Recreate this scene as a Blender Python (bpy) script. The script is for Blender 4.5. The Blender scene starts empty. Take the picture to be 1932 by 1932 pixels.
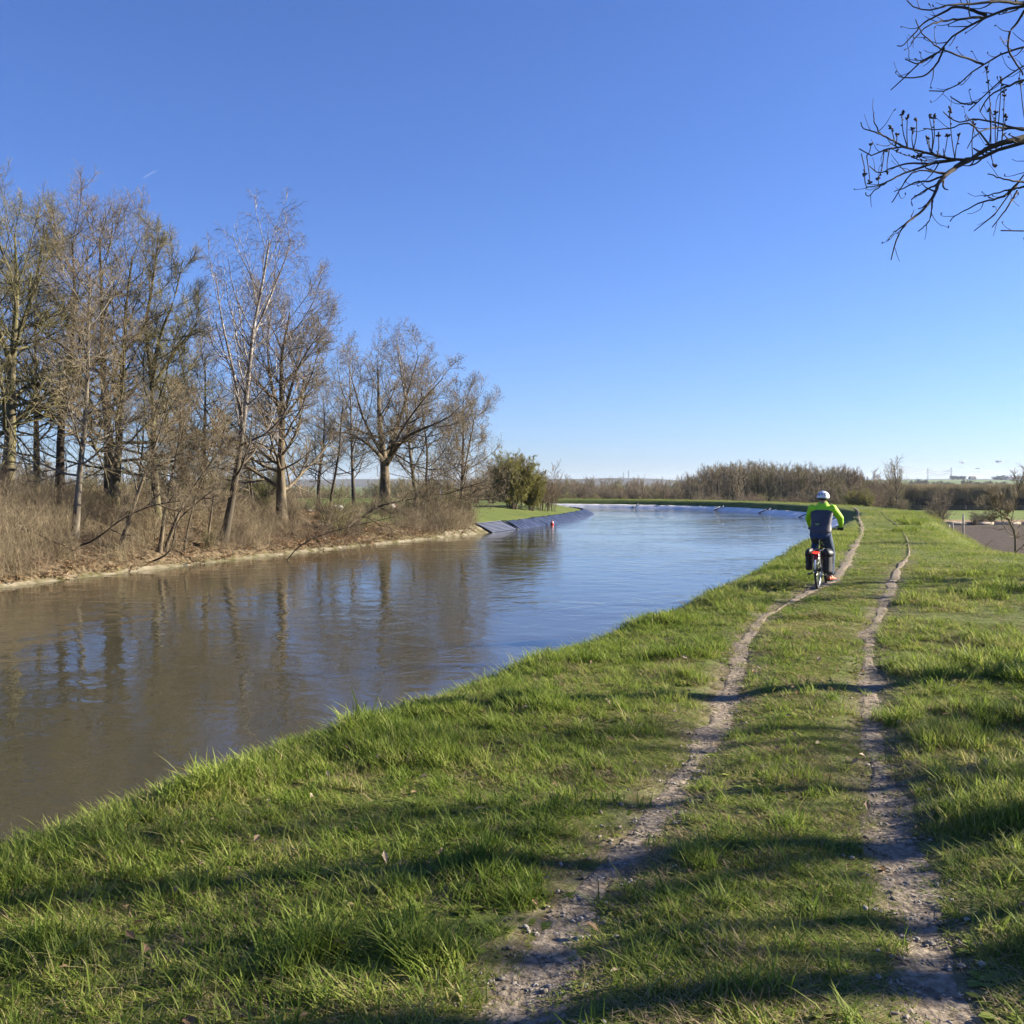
import bpy, math, random
import numpy as np
from mathutils import Vector, Matrix

C = bpy.context.scene
COL = C.collection
R = math.radians

# ------------------------------------------------------------------ camera, sky, sun, exposure
F = 1940.0                      # focal length in units of a 1932 px wide frame
HOR = 915.0                     # row of the horizon in that frame
CAM = Vector((0.0, 0.0, 1.85))
PITCH = math.atan((966.0 - HOR) / F)
cam_d = bpy.data.cameras.new('camera')
cam_d.sensor_width = 36.0
cam_d.lens = 36.0 * F / 1932.0
cam_d.clip_start = 0.05
cam_d.clip_end = 30000.0
cam = bpy.data.objects.new('camera', cam_d)
COL.objects.link(cam)
cam.location = CAM
cam.rotation_euler = (R(90) - PITCH, 0, 0)
C.camera = cam

SUN_EL = R(22)
SUN_AZ = math.atan2(1.0, 0.2)   # clockwise from straight ahead
world = bpy.data.worlds.new('World')
C.world = world
world.use_nodes = True
wn = world.node_tree.nodes
wl = world.node_tree.links
bg = wn['Background']
sky = wn.new('ShaderNodeTexSky')
sky.sky_type = 'NISHITA'
sky.sun_disc = False
sky.sun_elevation = SUN_EL
sky.sun_rotation = SUN_AZ
sky.altitude = 400.0
sky.air_density = 1.0
sky.dust_density = 0.3
sky.ozone_density = 3.0
sky_wb = wn.new('ShaderNodeMix'); sky_wb.data_type = 'RGBA'; sky_wb.blend_type = 'MULTIPLY'
sky_wb.inputs[0].default_value = 1.0
sky_wb.inputs[7].default_value = (0.53, 0.65, 1.03, 1.0)      # white balance of the camera, the same all round
wl.new(sky.outputs[0], sky_wb.inputs[6])
wl.new(sky_wb.outputs[2], bg.inputs[0])
bg.inputs[1].default_value = 0.0565

sun_d = bpy.data.lights.new('sun', 'SUN')
sun_d.energy = 5.0
sun_d.angle = R(0.7)
sun_d.color = (1.0, 0.90, 0.74)
sun = bpy.data.objects.new('sun', sun_d)
COL.objects.link(sun)
sdir = Vector((math.sin(SUN_AZ) * math.cos(SUN_EL), math.cos(SUN_AZ) * math.cos(SUN_EL), math.sin(SUN_EL)))
sun.rotation_euler = sdir.to_track_quat('Z', 'Y').to_euler()
sun.location = (30, 0, 40)

C.view_settings.view_transform = 'Standard'
C.view_settings.look = 'None'
C.view_settings.gamma = 1.0
C.view_settings.exposure = 1.75
C.view_settings.use_curve_mapping = False
C.render.engine = 'CYCLES'
C.cycles.use_denoising = True
C.cycles.max_bounces = 6
C.cycles.diffuse_bounces = 2
C.cycles.glossy_bounces = 3
C.cycles.transmission_bounces = 4
C.cycles.transparent_max_bounces = 8
C.cycles.volume_bounces = 0
C.cycles.caustics_reflective = False
C.cycles.caustics_refractive = False

# ------------------------------------------------------------------ helpers
def ray(px, py):
    u = (px - 966.0) / F
    v = (966.0 - py) / F
    cp, sp = math.cos(PITCH), math.sin(PITCH)
    return Vector((u, cp + v * sp, v * cp - sp))

def at(px, py, Y):
    """point that stands Y metres ahead and shows at px, py"""
    d = ray(px, py)
    return CAM + d * (Y / d.y)

def px_x(px, Y):
    return (px - 966.0) / F * Y

def hash2(ix, iy, seed):
    h = (ix.astype(np.int64) * 374761393 + iy.astype(np.int64) * 668265263 + seed * 982451653) & 0xFFFFFFFF
    h = ((h ^ (h >> 13)) * 1274126177) & 0xFFFFFFFF
    h = h ^ (h >> 16)
    return (h & 0xFFFFFF) / float(0xFFFFFF)

def vnoise(x, y, seed=0):
    x = np.asarray(x, float); y = np.asarray(y, float)
    ix = np.floor(x); iy = np.floor(y)
    fx = x - ix; fy = y - iy
    fx = fx * fx * (3 - 2 * fx); fy = fy * fy * (3 - 2 * fy)
    a = hash2(ix, iy, seed); b = hash2(ix + 1, iy, seed)
    c = hash2(ix, iy + 1, seed); d = hash2(ix + 1, iy + 1, seed)
    return (a * (1 - fx) + b * fx) * (1 - fy) + (c * (1 - fx) + d * fx) * fy

def fbm(x, y, seed=0, o=3):
    s = 0; a = 0.5; t = 0
    for k in range(o):
        s = s + a * vnoise(np.asarray(x) * 2 ** k, np.asarray(y) * 2 ** k, seed + k * 17)
        t += a; a *= 0.5
    return s / t

def sstep(a, b, x):
    t = np.clip((np.asarray(x, float) - a) / (b - a), 0, 1)
    return t * t * (3 - 2 * t)

def raw_mesh(name, V, quads=None, tris=None, mat=None, smooth=True, matidx=None):
    me = bpy.data.meshes.new(name)
    V = np.asarray(V, np.float32)
    q = np.zeros((0, 4), np.int32) if quads is None else np.asarray(quads, np.int32).reshape(-1, 4)
    t = np.zeros((0, 3), np.int32) if tris is None else np.asarray(tris, np.int32).reshape(-1, 3)
    me.vertices.add(len(V)); me.vertices.foreach_set('co', V.ravel())
    li = np.concatenate([q.ravel(), t.ravel()])
    me.loops.add(len(li)); me.loops.foreach_set('vertex_index', li)
    n = len(q) + len(t)
    ls = np.concatenate([np.arange(len(q)) * 4, len(q) * 4 + np.arange(len(t)) * 3]).astype(np.int32)
    me.polygons.add(n)
    me.polygons.foreach_set('loop_start', ls)
    me.polygons.foreach_set('use_smooth', np.full(n, smooth))
    mats = mat if isinstance(mat, (list, tuple)) else [mat]
    for m in mats:
        if m is not None:
            me.materials.append(m)
    if matidx is not None:
        me.polygons.foreach_set('material_index', np.asarray(matidx, np.int32))
    me.update(calc_edges=True)
    return me

def link(name, me, parent=None, loc=None, **props):
    o = bpy.data.objects.new(name, me)
    COL.objects.link(o)
    if parent is not None:
        o.parent = parent
    if loc is not None:
        o.location = loc
    for k, v in props.items():
        if v is not None:
            o[k] = v
    return o

def thing(name, label, category, loc=(0, 0, 0), rz=0.0, group=None):
    o = link(name, None, None, loc, label=label, category=category, group=group)
    o.rotation_euler = (0, 0, rz)
    o.empty_display_size = 0.2
    return o

def copy_tree(o, parent=None):
    c = o.copy(); COL.objects.link(c)
    if parent is not None:
        c.parent = parent
    for ch in list(o.children):
        copy_tree(ch, c)
    return c

class MB:
    """collects boxes, tubes, lathes; build() links one mesh"""
    def __init__(s):
        s.V = []; s.F = []; s.n = 0
    def add(s, V, Fs):
        V = [tuple(v) for v in V]
        s.V += V
        s.F += [tuple(i + s.n for i in f) for f in Fs]
        s.n += len(V)
        return s
    def box(s, c, d, rot=None):
        m = rot if rot is not None else Matrix.Identity(3)
        vs = [Vector(c) + m @ Vector((sx * d[0] / 2, sy * d[1] / 2, sz * d[2] / 2)) for sx in (-1, 1) for sy in (-1, 1) for sz in (-1, 1)]
        return s.add(vs, [(0, 1, 3, 2), (4, 6, 7, 5), (0, 4, 5, 1), (2, 3, 7, 6), (0, 2, 6, 4), (1, 5, 7, 3)])
    def tube(s, pts, r, n=8, cap=True):
        pts = [Vector(p) for p in pts]
        rs = r if isinstance(r, (list, tuple)) else [r] * len(pts)
        V = []; Fs = []
        prevA = None
        for i, p in enumerate(pts):
            t = (pts[min(i + 1, len(pts) - 1)] - pts[max(i - 1, 0)]).normalized()
            if prevA is None:
                ref = Vector((0, 0, 1)) if abs(t.z) < 0.9 else Vector((1, 0, 0))
                A = t.cross(ref).normalized()
            else:
                A = (prevA - t * prevA.dot(t)).normalized()
            prevA = A
            B = t.cross(A)
            for k in range(n):
                a = 2 * math.pi * k / n
                V.append(p + (A * math.cos(a) + B * math.sin(a)) * rs[i])
        for i in range(len(pts) - 1):
            for k in range(n):
                k2 = (k + 1) % n
                Fs.append((i * n + k, i * n + k2, (i + 1) * n + k2, (i + 1) * n + k))
        if cap:
            Fs.append(tuple(range(n))[::-1])
            Fs.append(tuple((len(pts) - 1) * n + k for k in range(n)))
        return s.add(V, Fs)
    def torus(s, c, axis, Rr, r, n=40, m=8, flat=1.0):
        ax = Vector(axis).normalized()
        ref = Vector((0, 0, 1)) if abs(ax.z) < 0.9 else Vector((0, 1, 0))
        U = ax.cross(ref).normalized(); W = ax.cross(U)
        V = []; Fs = []
        for i in range(n):
            a = 2 * math.pi * i / n
            d = U * math.cos(a) + W * math.sin(a)
            for k in range(m):
                b = 2 * math.pi * k / m
                V.append(Vector(c) + d * (Rr + r * math.cos(b)) + ax * (r * flat * math.sin(b)))
        for i in range(n):
            for k in range(m):
                i2 = (i + 1) % n; k2 = (k + 1) % m
                Fs.append((i * m + k, i2 * m + k, i2 * m + k2, i * m + k2))
        return s.add(V, Fs)
    def ell(s, c, d, nu=14, nv=10, v0=0.0, v1=1.0):
        V = []; Fs = []
        for j in range(nv + 1):
            th = math.pi * (v0 + (v1 - v0) * j / nv)
            for i in range(nu):
                a = 2 * math.pi * i / nu
                V.append((c[0] + d[0] * math.sin(th) * math.cos(a), c[1] + d[1] * math.sin(th) * math.sin(a), c[2] + d[2] * math.cos(th)))
        for j in range(nv):
            for i in range(nu):
                i2 = (i + 1) % nu
                Fs.append((j * nu + i, (j + 1) * nu + i, (j + 1) * nu + i2, j * nu + i2))
        return s.add(V, Fs)
    def mesh(s, name, mat, smooth=True):
        me = bpy.data.meshes.new(name)
        me.from_pydata(s.V, [], s.F)
        me.polygons.foreach_set('use_smooth', [smooth] * len(me.polygons))
        for m in (mat if isinstance(mat, (list, tuple)) else [mat]):
            me.materials.append(m)
        return me
    def build(s, name, mat, parent=None, smooth=True, **props):
        return link(name, s.mesh(name, mat, smooth), parent, **props)

# ------------------------------------------------------------------ materials
def new_mat(name):
    m = bpy.data.materials.new(name)
    m.use_nodes = True
    nt = m.node_tree
    return m, nt, nt.nodes['Principled BSDF'], nt.nodes['Material Output']

def simple(name, col, rough=0.7, noise=0.0, scale=8.0, spec=0.5, bump=0.0, col2=None, metal=0.0, coord='Object'):
    m, nt, p, out = new_mat(name)
    p.inputs['Roughness'].default_value = rough
    p.inputs['Specular IOR Level'].default_value = spec
    p.inputs['Metallic'].default_value = metal
    p.inputs['Base Color'].default_value = (*col, 1)
    if noise > 0 or col2 is not None or bump > 0:
        tc = nt.nodes.new('ShaderNodeTexCoord')
        nz = nt.nodes.new('ShaderNodeTexNoise')
        nz.inputs['Scale'].default_value = scale
        nz.inputs['Detail'].default_value = 5
        nt.links.new(tc.outputs[coord], nz.inputs['Vector'])
        if noise > 0 or col2 is not None:
            cr = nt.nodes.new('ShaderNodeValToRGB')
            c2 = col2 if col2 is not None else tuple(c * (1 + noise) for c in col)
            c1 = col if col2 is not None else tuple(c * (1 - noise) for c in col)
            cr.color_ramp.elements[0].position = 0.35
            cr.color_ramp.elements[0].color = (*c1, 1)
            cr.color_ramp.elements[1].position = 0.65
            cr.color_ramp.elements[1].color = (*c2, 1)
            nt.links.new(nz.outputs['Fac'], cr.inputs[0])
            nt.links.new(cr.outputs[0], p.inputs['Base Color'])
        if bump > 0:
            b = nt.nodes.new('ShaderNodeBump')
            b.inputs['Strength'].default_value = bump
            b.inputs['Distance'].default_value = 0.02
            nt.links.new(nz.outputs['Fac'], b.inputs['Height'])
            nt.links.new(b.outputs[0], p.inputs['Normal'])
    return m

def ramp(nt, fac, stops):
    cr = nt.nodes.new('ShaderNodeValToRGB')
    el = cr.color_ramp.elements
    while len(el) < len(stops):
        el.new(0.5)
    for e, (pos, c) in zip(el, stops):
        e.position = pos; e.color = (*c, 1)
    nt.links.new(fac, cr.inputs[0])
    return cr.outputs[0]

def leafy(name, stops, trans=0.45, rough=0.65, instancer=True):
    """blade material: colour picked by a per-instance tint, some light let through"""
    m, nt, p, out = new_mat(name)
    if instancer:
        a = nt.nodes.new('ShaderNodeAttribute'); a.attribute_type = 'INSTANCER'; a.attribute_name = 'tint'
        f = a.outputs['Fac']
    else:
        a = nt.nodes.new('ShaderNodeObjectInfo'); f = a.outputs['Random']
    v = nt.nodes.new('ShaderNodeAttribute'); v.attribute_name = 'blade'
    mix = nt.nodes.new('ShaderNodeMath'); mix.operation = 'MULTIPLY_ADD'
    mix.inputs[1].default_value = 0.45
    nt.links.new(v.outputs['Fac'], mix.inputs[0])
    nt.links.new(f, mix.inputs[2])
    col = ramp(nt, mix.outputs[0], stops)
    nt.links.new(col, p.inputs['Base Color'])
    p.inputs['Roughness'].default_value = rough
    p.inputs['Specular IOR Level'].default_value = 0.2
    tr = nt.nodes.new('ShaderNodeBsdfTranslucent')
    nt.links.new(col, tr.inputs[0])
    ms = nt.nodes.new('ShaderNodeMixShader'); ms.inputs[0].default_value = trans
    nt.links.new(p.outputs[0], ms.inputs[1]); nt.links.new(tr.outputs[0], ms.inputs[2])
    nt.links.new(ms.outputs[0], out.inputs['Surface'])
    return m

def bark(name, c1, c2, c3=None, sc=6.0, stretch=0.25, side=None):
    m, nt, p, out = new_mat(name)
    tc = nt.nodes.new('ShaderNodeTexCoord')
    mp = nt.nodes.new('ShaderNodeMapping'); mp.inputs['Scale'].default_value = (1, 1, stretch)
    nz = nt.nodes.new('ShaderNodeTexNoise'); nz.inputs['Scale'].default_value = sc; nz.inputs['Detail'].default_value = 6
    nt.links.new(tc.outputs['Object'], mp.inputs[0]); nt.links.new(mp.outputs[0], nz.inputs['Vector'])
    st = [(0.35, c1), (0.6, c2)] if c3 is None else [(0.3, c1), (0.5, c2), (0.68, c3)]
    nt.links.new(ramp(nt, nz.outputs['Fac'], st), p.inputs['Base Color'])
    p.inputs['Roughness'].default_value = 0.9
    p.inputs['Specular IOR Level'].default_value = 0.2
    b = nt.nodes.new('ShaderNodeBump'); b.inputs['Strength'].default_value = 0.6; b.inputs['Distance'].default_value = 0.03
    nt.links.new(nz.outputs['Fac'], b.inputs['Height']); nt.links.new(b.outputs[0], p.inputs['Normal'])
    return m

M = {}
M['bark'] = bark('bark', (0.055, 0.043, 0.028), (0.165, 0.132, 0.086))
M['bark_moss'] = bark('bark_moss', (0.048, 0.040, 0.024), (0.125, 0.108, 0.066), (0.125, 0.125, 0.045), sc=4)
M['bark_dark'] = bark('bark_dark', (0.03, 0.024, 0.018), (0.075, 0.058, 0.042))
M['bark_pale'] = bark('bark_pale', (0.06, 0.05, 0.038), (0.19, 0.165, 0.125))
M['bark_birch'] = bark('bark_birch', (0.06, 0.05, 0.04), (0.20, 0.175, 0.15), (0.46, 0.43, 0.39), sc=5, stretch=1.4)
def birch_foot(m):
    nt = m.node_tree; p = nt.nodes['Principled BSDF']
    src = p.inputs['Base Color'].links[0].from_socket
    tc = nt.nodes.new('ShaderNodeTexCoord'); sx = nt.nodes.new('ShaderNodeSeparateXYZ'); nt.links.new(tc.outputs['Object'], sx.inputs[0])
    mr = nt.nodes.new('ShaderNodeMapRange'); mr.inputs[1].default_value = 3.2; mr.inputs[2].default_value = 7.0; nt.links.new(sx.outputs['Z'], mr.inputs[0])
    mx = nt.nodes.new('ShaderNodeMix'); mx.data_type = 'RGBA'; nt.links.new(mr.outputs[0], mx.inputs[0])
    mx.inputs[6].default_value = (0.075, 0.062, 0.045, 1); nt.links.new(src, mx.inputs[7]); nt.links.new(mx.outputs[2], p.inputs['Base Color'])
birch_foot(M['bark_birch'])
M['twig'] = simple('twig', (0.19, 0.152, 0.097), 0.85, 0.35, 1.2, spec=0.2)
M['twig_olive'] = simple('twig_olive', (0.195, 0.172, 0.080), 0.85, 0.3, 1.0, spec=0.2)
M['twig_red'] = simple('twig_red', (0.20, 0.150, 0.10), 0.85, 0.3, 1.0, spec=0.2)
M['twig_birch'] = simple('twig_birch', (0.150, 0.125, 0.118), 0.85, 0.25, 1.0, spec=0.2)
M['twig_straw'] = simple('twig_straw', (0.245, 0.200, 0.120), 0.85, 0.3, 1.0, spec=0.2)
M['twig_tan'] = simple('twig_tan', (0.25, 0.205, 0.11), 0.85, 0.2, 0.5, spec=0.2)
M['twig_dark'] = simple('twig_dark', (0.04, 0.03, 0.022), 0.8, 0.3, 3.0, spec=0.3)
M['leaf_spring'] = leafy('leaf_spring', [(0.1, (0.06, 0.095, 0.02)), (0.9, (0.13, 0.17, 0.04))], instancer=False)
M['leaf_olive'] = leafy('leaf_olive', [(0.1, (0.17, 0.165, 0.045)), (0.9, (0.29, 0.27, 0.08))], instancer=False)
M['needle'] = simple('needle', (0.022, 0.034, 0.016), 0.7, 0.4, 3.0, spec=0.3)

def mat_ground():
    m, nt, p, out = new_mat('ground')
    tc = nt.nodes.new('ShaderNodeTexCoord')
    def noise(sc, det=4):
        n = nt.nodes.new('ShaderNodeTexNoise'); n.inputs['Scale'].default_value = sc; n.inputs['Detail'].default_value = det
        nt.links.new(tc.outputs['Object'], n.inputs['Vector']); return n.outputs['Fac']
    g = ramp(nt, noise(0.55), [(0.3, (0.072, 0.105, 0.018)), (0.52, (0.105, 0.145, 0.026)), (0.72, (0.15, 0.168, 0.042))])
    fine = ramp(nt, noise(9.0, 6), [(0.35, (0.042, 0.052, 0.014)), (0.62, (0.115, 0.135, 0.034))])
    mx = nt.nodes.new('ShaderNodeMix'); mx.data_type = 'RGBA'; mx.inputs[0].default_value = 0.5
    nt.links.new(g, mx.inputs[6]); nt.links.new(fine, mx.inputs[7])
    # leaf litter of the far bank, bare soil by the ruts
    lit = ramp(nt, noise(7.0, 6), [(0.33, (0.040, 0.030, 0.017)), (0.50, (0.095, 0.070, 0.040)), (0.70, (0.19, 0.145, 0.09))])
    soil = ramp(nt, noise(14.0, 6), [(0.35, (0.085, 0.066, 0.042)), (0.65, (0.19, 0.155, 0.105))])
    for nm, c in (('litter', lit), ('soil', soil)):
        a = nt.nodes.new('ShaderNodeAttribute'); a.attribute_name = nm
        m2 = nt.nodes.new('ShaderNodeMix'); m2.data_type = 'RGBA'
        nt.links.new(a.outputs['Fac'], m2.inputs[0])
        nt.links.new(mx.outputs[2], m2.inputs[6]); nt.links.new(c, m2.inputs[7])
        mx = m2
    nt.links.new(mx.outputs[2], p.inputs['Base Color'])
    p.inputs['Roughness'].default_value = 0.95
    p.inputs['Specular IOR Level'].default_value = 0.15
    b = nt.nodes.new('ShaderNodeBump'); b.inputs['Strength'].default_value = 0.8; b.inputs['Distance'].default_value = 0.06
    nt.links.new(noise(6.0, 8), b.inputs['Height']); nt.links.new(b.outputs[0], p.inputs['Normal'])
    return m

def mat_water():
    m, nt, p, out = new_mat('water')
    p.inputs['Base Color'].default_value = (0.050, 0.046, 0.028, 1)
    p.inputs['Roughness'].default_value = 0.02
    p.inputs['IOR'].default_value = 1.333
    geo = nt.nodes.new('ShaderNodeNewGeometry')
    def noise(sc, det, mpv, rot=0.4):
        mp = nt.nodes.new('ShaderNodeMapping'); mp.inputs['Scale'].default_value = mpv; mp.inputs['Rotation'].default_value = (0, 0, rot)
        n = nt.nodes.new('ShaderNodeTexNoise'); n.inputs['Scale'].default_value = sc; n.inputs['Detail'].default_value = det
        n.inputs['Distortion'].default_value = 0.6
        nt.links.new(geo.outputs['Position'], mp.inputs[0]); nt.links.new(mp.outputs[0], n.inputs['Vector'])
        return n.outputs['Fac']
    big = noise(0.16, 3, (1, 1, 1))            # calm and ruffled patches
    pr = nt.nodes.new('ShaderNodeMapRange'); pr.inputs[1].default_value = 0.40; pr.inputs[2].default_value = 0.64
    pr.inputs[3].default_value = 0.45; pr.inputs[4].default_value = 1.0
    nt.links.new(big, pr.inputs[0])
    a = noise(1.1, 4, (1, 1, 1))
    c = noise(5.0, 3, (1, 1, 1))
    add = nt.nodes.new('ShaderNodeMath'); add.operation = 'MULTIPLY_ADD'; add.inputs[1].default_value = 0.16
    nt.links.new(c, add.inputs[0]); nt.links.new(a, add.inputs[2])
    mul = nt.nodes.new('ShaderNodeMath'); mul.operation = 'MULTIPLY'
    nt.links.new(add.outputs[0], mul.inputs[0]); nt.links.new(pr.outputs[0], mul.inputs[1])
    b = nt.nodes.new('ShaderNodeBump'); b.inputs['Strength'].default_value = 1.0; b.inputs['Distance'].default_value = 0.032
    nt.links.new(mul.outputs[0], b.inputs['Height']); nt.links.new(b.outputs[0], p.inputs['Normal'])
    return m

M['ground'] = mat_ground()
M['water'] = mat_water()
M['dirt'] = simple('dirt', (0.12, 0.095, 0.068), 0.95, 0, 26.0, spec=0.15, bump=1.0, col2=(0.29, 0.24, 0.18))
M['stone'] = leafy('stone', [(0.0, (0.12, 0.10, 0.075)), (0.5, (0.23, 0.20, 0.155)), (1.0, (0.36, 0.33, 0.28))], trans=0.0, rough=0.9)
M['pebble'] = simple('pebble', (0.24, 0.215, 0.175), 0.85, 0.3, 3.0, spec=0.25, bump=0.2)
M['plough'] = simple('plough', (0.040, 0.029, 0.021), 0.95, 0, 1.5, spec=0.1, bump=1.0, col2=(0.085, 0.062, 0.045))
M['dry'] = simple('dry_grass', (0.20, 0.135, 0.08), 0.95, 0, 0.8, spec=0.1, bump=0.8, col2=(0.30, 0.22, 0.12))
M['meadow'] = simple('meadow', (0.10, 0.145, 0.028), 0.95, 0, 0.25, spec=0.1, bump=0.6, col2=(0.15, 0.185, 0.045))
M['concrete'] = simple('concrete', (0.075, 0.068, 0.028), 0.95, 0, 2.0, spec=0.1, bump=0.8, col2=(0.23, 0.20, 0.145))
M['grass'] = leafy('grass_blade', [(0.0, (0.070, 0.112, 0.014)), (0.28, (0.145, 0.212, 0.029)), (0.56, (0.235, 0.292, 0.052)), (0.82, (0.33, 0.32, 0.10)), (1.0, (0.44, 0.37, 0.18))], trans=0.45)
M['straw'] = leafy('straw_blade', [(0.0, (0.20, 0.145, 0.075)), (1.2, (0.42, 0.33, 0.19))], trans=0.3)
M['dead_leaf'] = leafy('dead_leaf', [(0.0, (0.13, 0.075, 0.04)), (0.6, (0.27, 0.18, 0.10)), (1.2, (0.46, 0.36, 0.25))], trans=0.2)

# ------------------------------------------------------------------ canal course and terrain
def catmull(P, step=0.5):
    P = np.asarray(P, float)
    out = []
    for i in range(len(P) - 1):
        p0 = P[max(i - 1, 0)]; p1 = P[i]; p2 = P[i + 1]; p3 = P[min(i + 2, len(P) - 1)]
        n = max(2, int(np.linalg.norm(p2 - p1) / step))
        t = np.linspace(0, 1, n, endpoint=False)[:, None]
        out.append(0.5 * ((2 * p1) + (-p0 + p2) * t + (2 * p0 - 5 * p1 + 4 * p2 - p3) * t ** 2 + (-p0 + 3 * p1 - 3 * p2 + p3) * t ** 3))
    out.append(P[-1:])
    return np.concatenate(out)

def arc(P):
    return np.concatenate([[0], np.cumsum(np.linalg.norm(np.diff(P, axis=0), axis=1))])

def normals(P, side):
    T = np.gradient(P, axis=0)
    T /= np.linalg.norm(T, axis=1)[:, None]
    return np.stack([T[:, 1], -T[:, 0]], 1) * side       # side +1: to the right of travel

RC = [(-60, -110), (-24, -45), (-8.2, -7.5), (-5.0, -0.8), (-2.5, 4.9), (-0.9, 8.0), (0.3, 10.4), (3.2, 16.4), (7.9, 27.5), (16.4, 50), (22.6, 66), (26, 80), (27, 95), (24.5, 112), (17, 124), (6, 132), (-12, 137), (-40, 141), (-140, 150), (-420, 160)]
LC = [(-80, -110), (-44, -45), (-27, -7), (-21.5, 5), (-17.6, 16), (-13.7, 27.4), (-11.85, 32.9), (-7.5, 44.5), (-1.3, 59.3), (3.6, 76), (6.6, 90), (7.6, 100.5), (5.6, 108), (0, 113), (-10, 116), (-40, 119), (-140, 128), (-420, 138)]
RCd = catmull(RC, 1.0); LCd = catmull(LC, 1.0)
RN = normals(RCd, 1); LN = normals(LCd, -1)
RS = arc(RCd); LS = arc(LCd)

def sdist(x, y, P, side):
    """signed distance to a polyline, positive on the land side"""
    x = np.asarray(x, float).ravel(); y = np.asarray(y, float).ravel()
    A = P[:-1]; D = P[1:] - P[:-1]; L2 = (D ** 2).sum(1)
    out = np.empty(len(x))
    for i in range(0, len(x), 20000):
        xx = x[i:i + 20000, None]; yy = y[i:i + 20000, None]
        t = np.clip(((xx - A[:, 0]) * D[:, 0] + (yy - A[:, 1]) * D[:, 1]) / L2, 0, 1)
        dx = xx - (A[:, 0] + t * D[:, 0]); dy = yy - (A[:, 1] + t * D[:, 1])
        d2 = dx * dx + dy * dy
        k = d2.argmin(1); r = np.arange(len(k))
        s = np.where((dx[r, k] * D[k, 1] - dy[r, k] * D[k, 0]) * side > 0, 1.0, -1.0)
        out[i:i + 20000] = s * np.sqrt(d2[r, k])
    return out

RUT_L = catmull([(-1.5, -2), (-0.25, 2.2), (0.02, 3.5), (0.32, 4.6), (0.62, 5.25), (1.03, 6.35), (1.8, 8.65), (2.55, 11.4), (3.4, 14.1), (5.0, 17.6), (6.5, 20.6), (9.5, 28.7), (14.3, 42), (20.2, 60), (25.2, 75), (28.4, 86)], 0.2)
RUT_R = catmull([(0.3, -2), (1.25, 2.2), (1.5, 3.5), (1.82, 4.6), (2.1, 5.65), (2.62, 7.4), (3.44, 9.8), (4.4, 12.6), (6.1, 16.7), (8.5, 22.6), (10.9, 28.2), (15.7, 41.4), (21.6, 59.4), (26.6, 74.4), (29.8, 85.6)], 0.2)
WATER_Z = -0.9

def rut_w(y, side):
    """half width of bare soil along a rut"""
    y = np.asarray(y, float)
    n = fbm(y * 0.55 + side * 31.7, y * 0 + 3.1, 5, 3)
    w = (0.14 if side == 0 else 0.14 + 0.05 * sstep(8, 4, y)) * (0.5 + 1.0 * n)
    if side == 0:
        gap = 1 - 0.75 * np.exp(-((y - 6.9) / 0.5) ** 2) - 0.8 * np.exp(-((y - 15.6) / 1.3) ** 2) - 0.25 * sstep(24, 34, y)
    else:
        gap = 1 - 0.6 * np.exp(-((y - 6.8) / 0.5) ** 2) - 0.55 * np.exp(-((y - 14.2) / 0.9) ** 2) - 0.80 * sstep(17, 29, y)
    w = w * (1 - 0.18 * sstep(8, 12, y))
    return np.clip(w * gap, 0.02, 1)

def terrain(x, y):
    sh = np.asarray(x).shape
    x = np.asarray(x, float).ravel(); y = np.asarray(y, float).ravel()
    sr = sdist(x, y, RCd, 1); sl = sdist(x, y, LCd, -1)
    # right dike: berm, crown, outer slope, plain
    sw = 6.1 - 2.85 * sstep(24, 35, y)
    zr = np.interp(sr, [-6, -2.1, -1.25, -0.15, 0.15], [-2.6, -0.97, -0.62, -0.04, 0.0])
    zr = np.where(sr > 0.15, 0.02 * np.sin(np.clip(sr, 0, 6) / 6 * math.pi), zr)
    out = np.clip(sr - sw, 0, None)
    zr = zr - 0.05 * np.clip(sr - 2.7, 0, 2) * sstep(24, 32, y)
    zr = zr - np.where(out < 0.6, out ** 2 * 0.5, 0.18 + (out - 0.6) * 0.6)
    zr = np.maximum(zr, -4.0)
    # left bank
    T = np.interp(y, [0, 22, 30, 38, 46, 55, 66, 120], [1.0, 1.1, 1.2, 1.05, 0.55, 0.35, 0.2, 0.2])
    T = T + 0.22 * (fbm(x * 0.25, y * 0.25, 9, 3) - 0.5) * sstep(70, 40, y)
    u = np.clip((sl - 0.45) / 4.6, 0, 1)
    zl = np.where(sl < 0, np.maximum(-0.98 + sl * 0.5, -2.6), -0.98 + np.clip(sl / 0.45, 0, 1) * 0.33)
    zl = zl + (T + 0.65) * (u ** 0.85) * np.where(sl > 0.45, 1, 0)
    zl = zl - (T + 0.5) * sstep(9, 22, sl) - 2.6 * sstep(45, 190, sl)
    z = np.where(sr > -7, zr, -2.6)
    z = np.where(sr > 0, zr, np.where(sl > -3, np.maximum(zl, zr), zr))
    z = np.where((sr <= 0) & (sr < -7) & (sl <= -3), -2.6, z)
    # ruts and small unevenness near the viewer
    near = sstep(60, 25, np.hypot(x, y)) * (sr > -1.0)
    z = z + near * 0.07 * (fbm(x * 1.1, y * 1.1, 21, 3) - 0.5)
    return z.reshape(sh), sr.reshape(sh), sl.reshape(sh)

def rut_dist(x, y):
    m = (np.asarray(y) < 90)
    dl = np.full(np.shape(x), 99.0); dr = np.full(np.shape(x), 99.0)
    if m.any():
        dl[m] = np.abs(sdist(np.asarray(x)[m], np.asarray(y)[m], RUT_L[::3], 1))
        dr[m] = np.abs(sdist(np.asarray(x)[m], np.asarray(y)[m], RUT_R[::3], 1))
    return dl, dr

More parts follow.
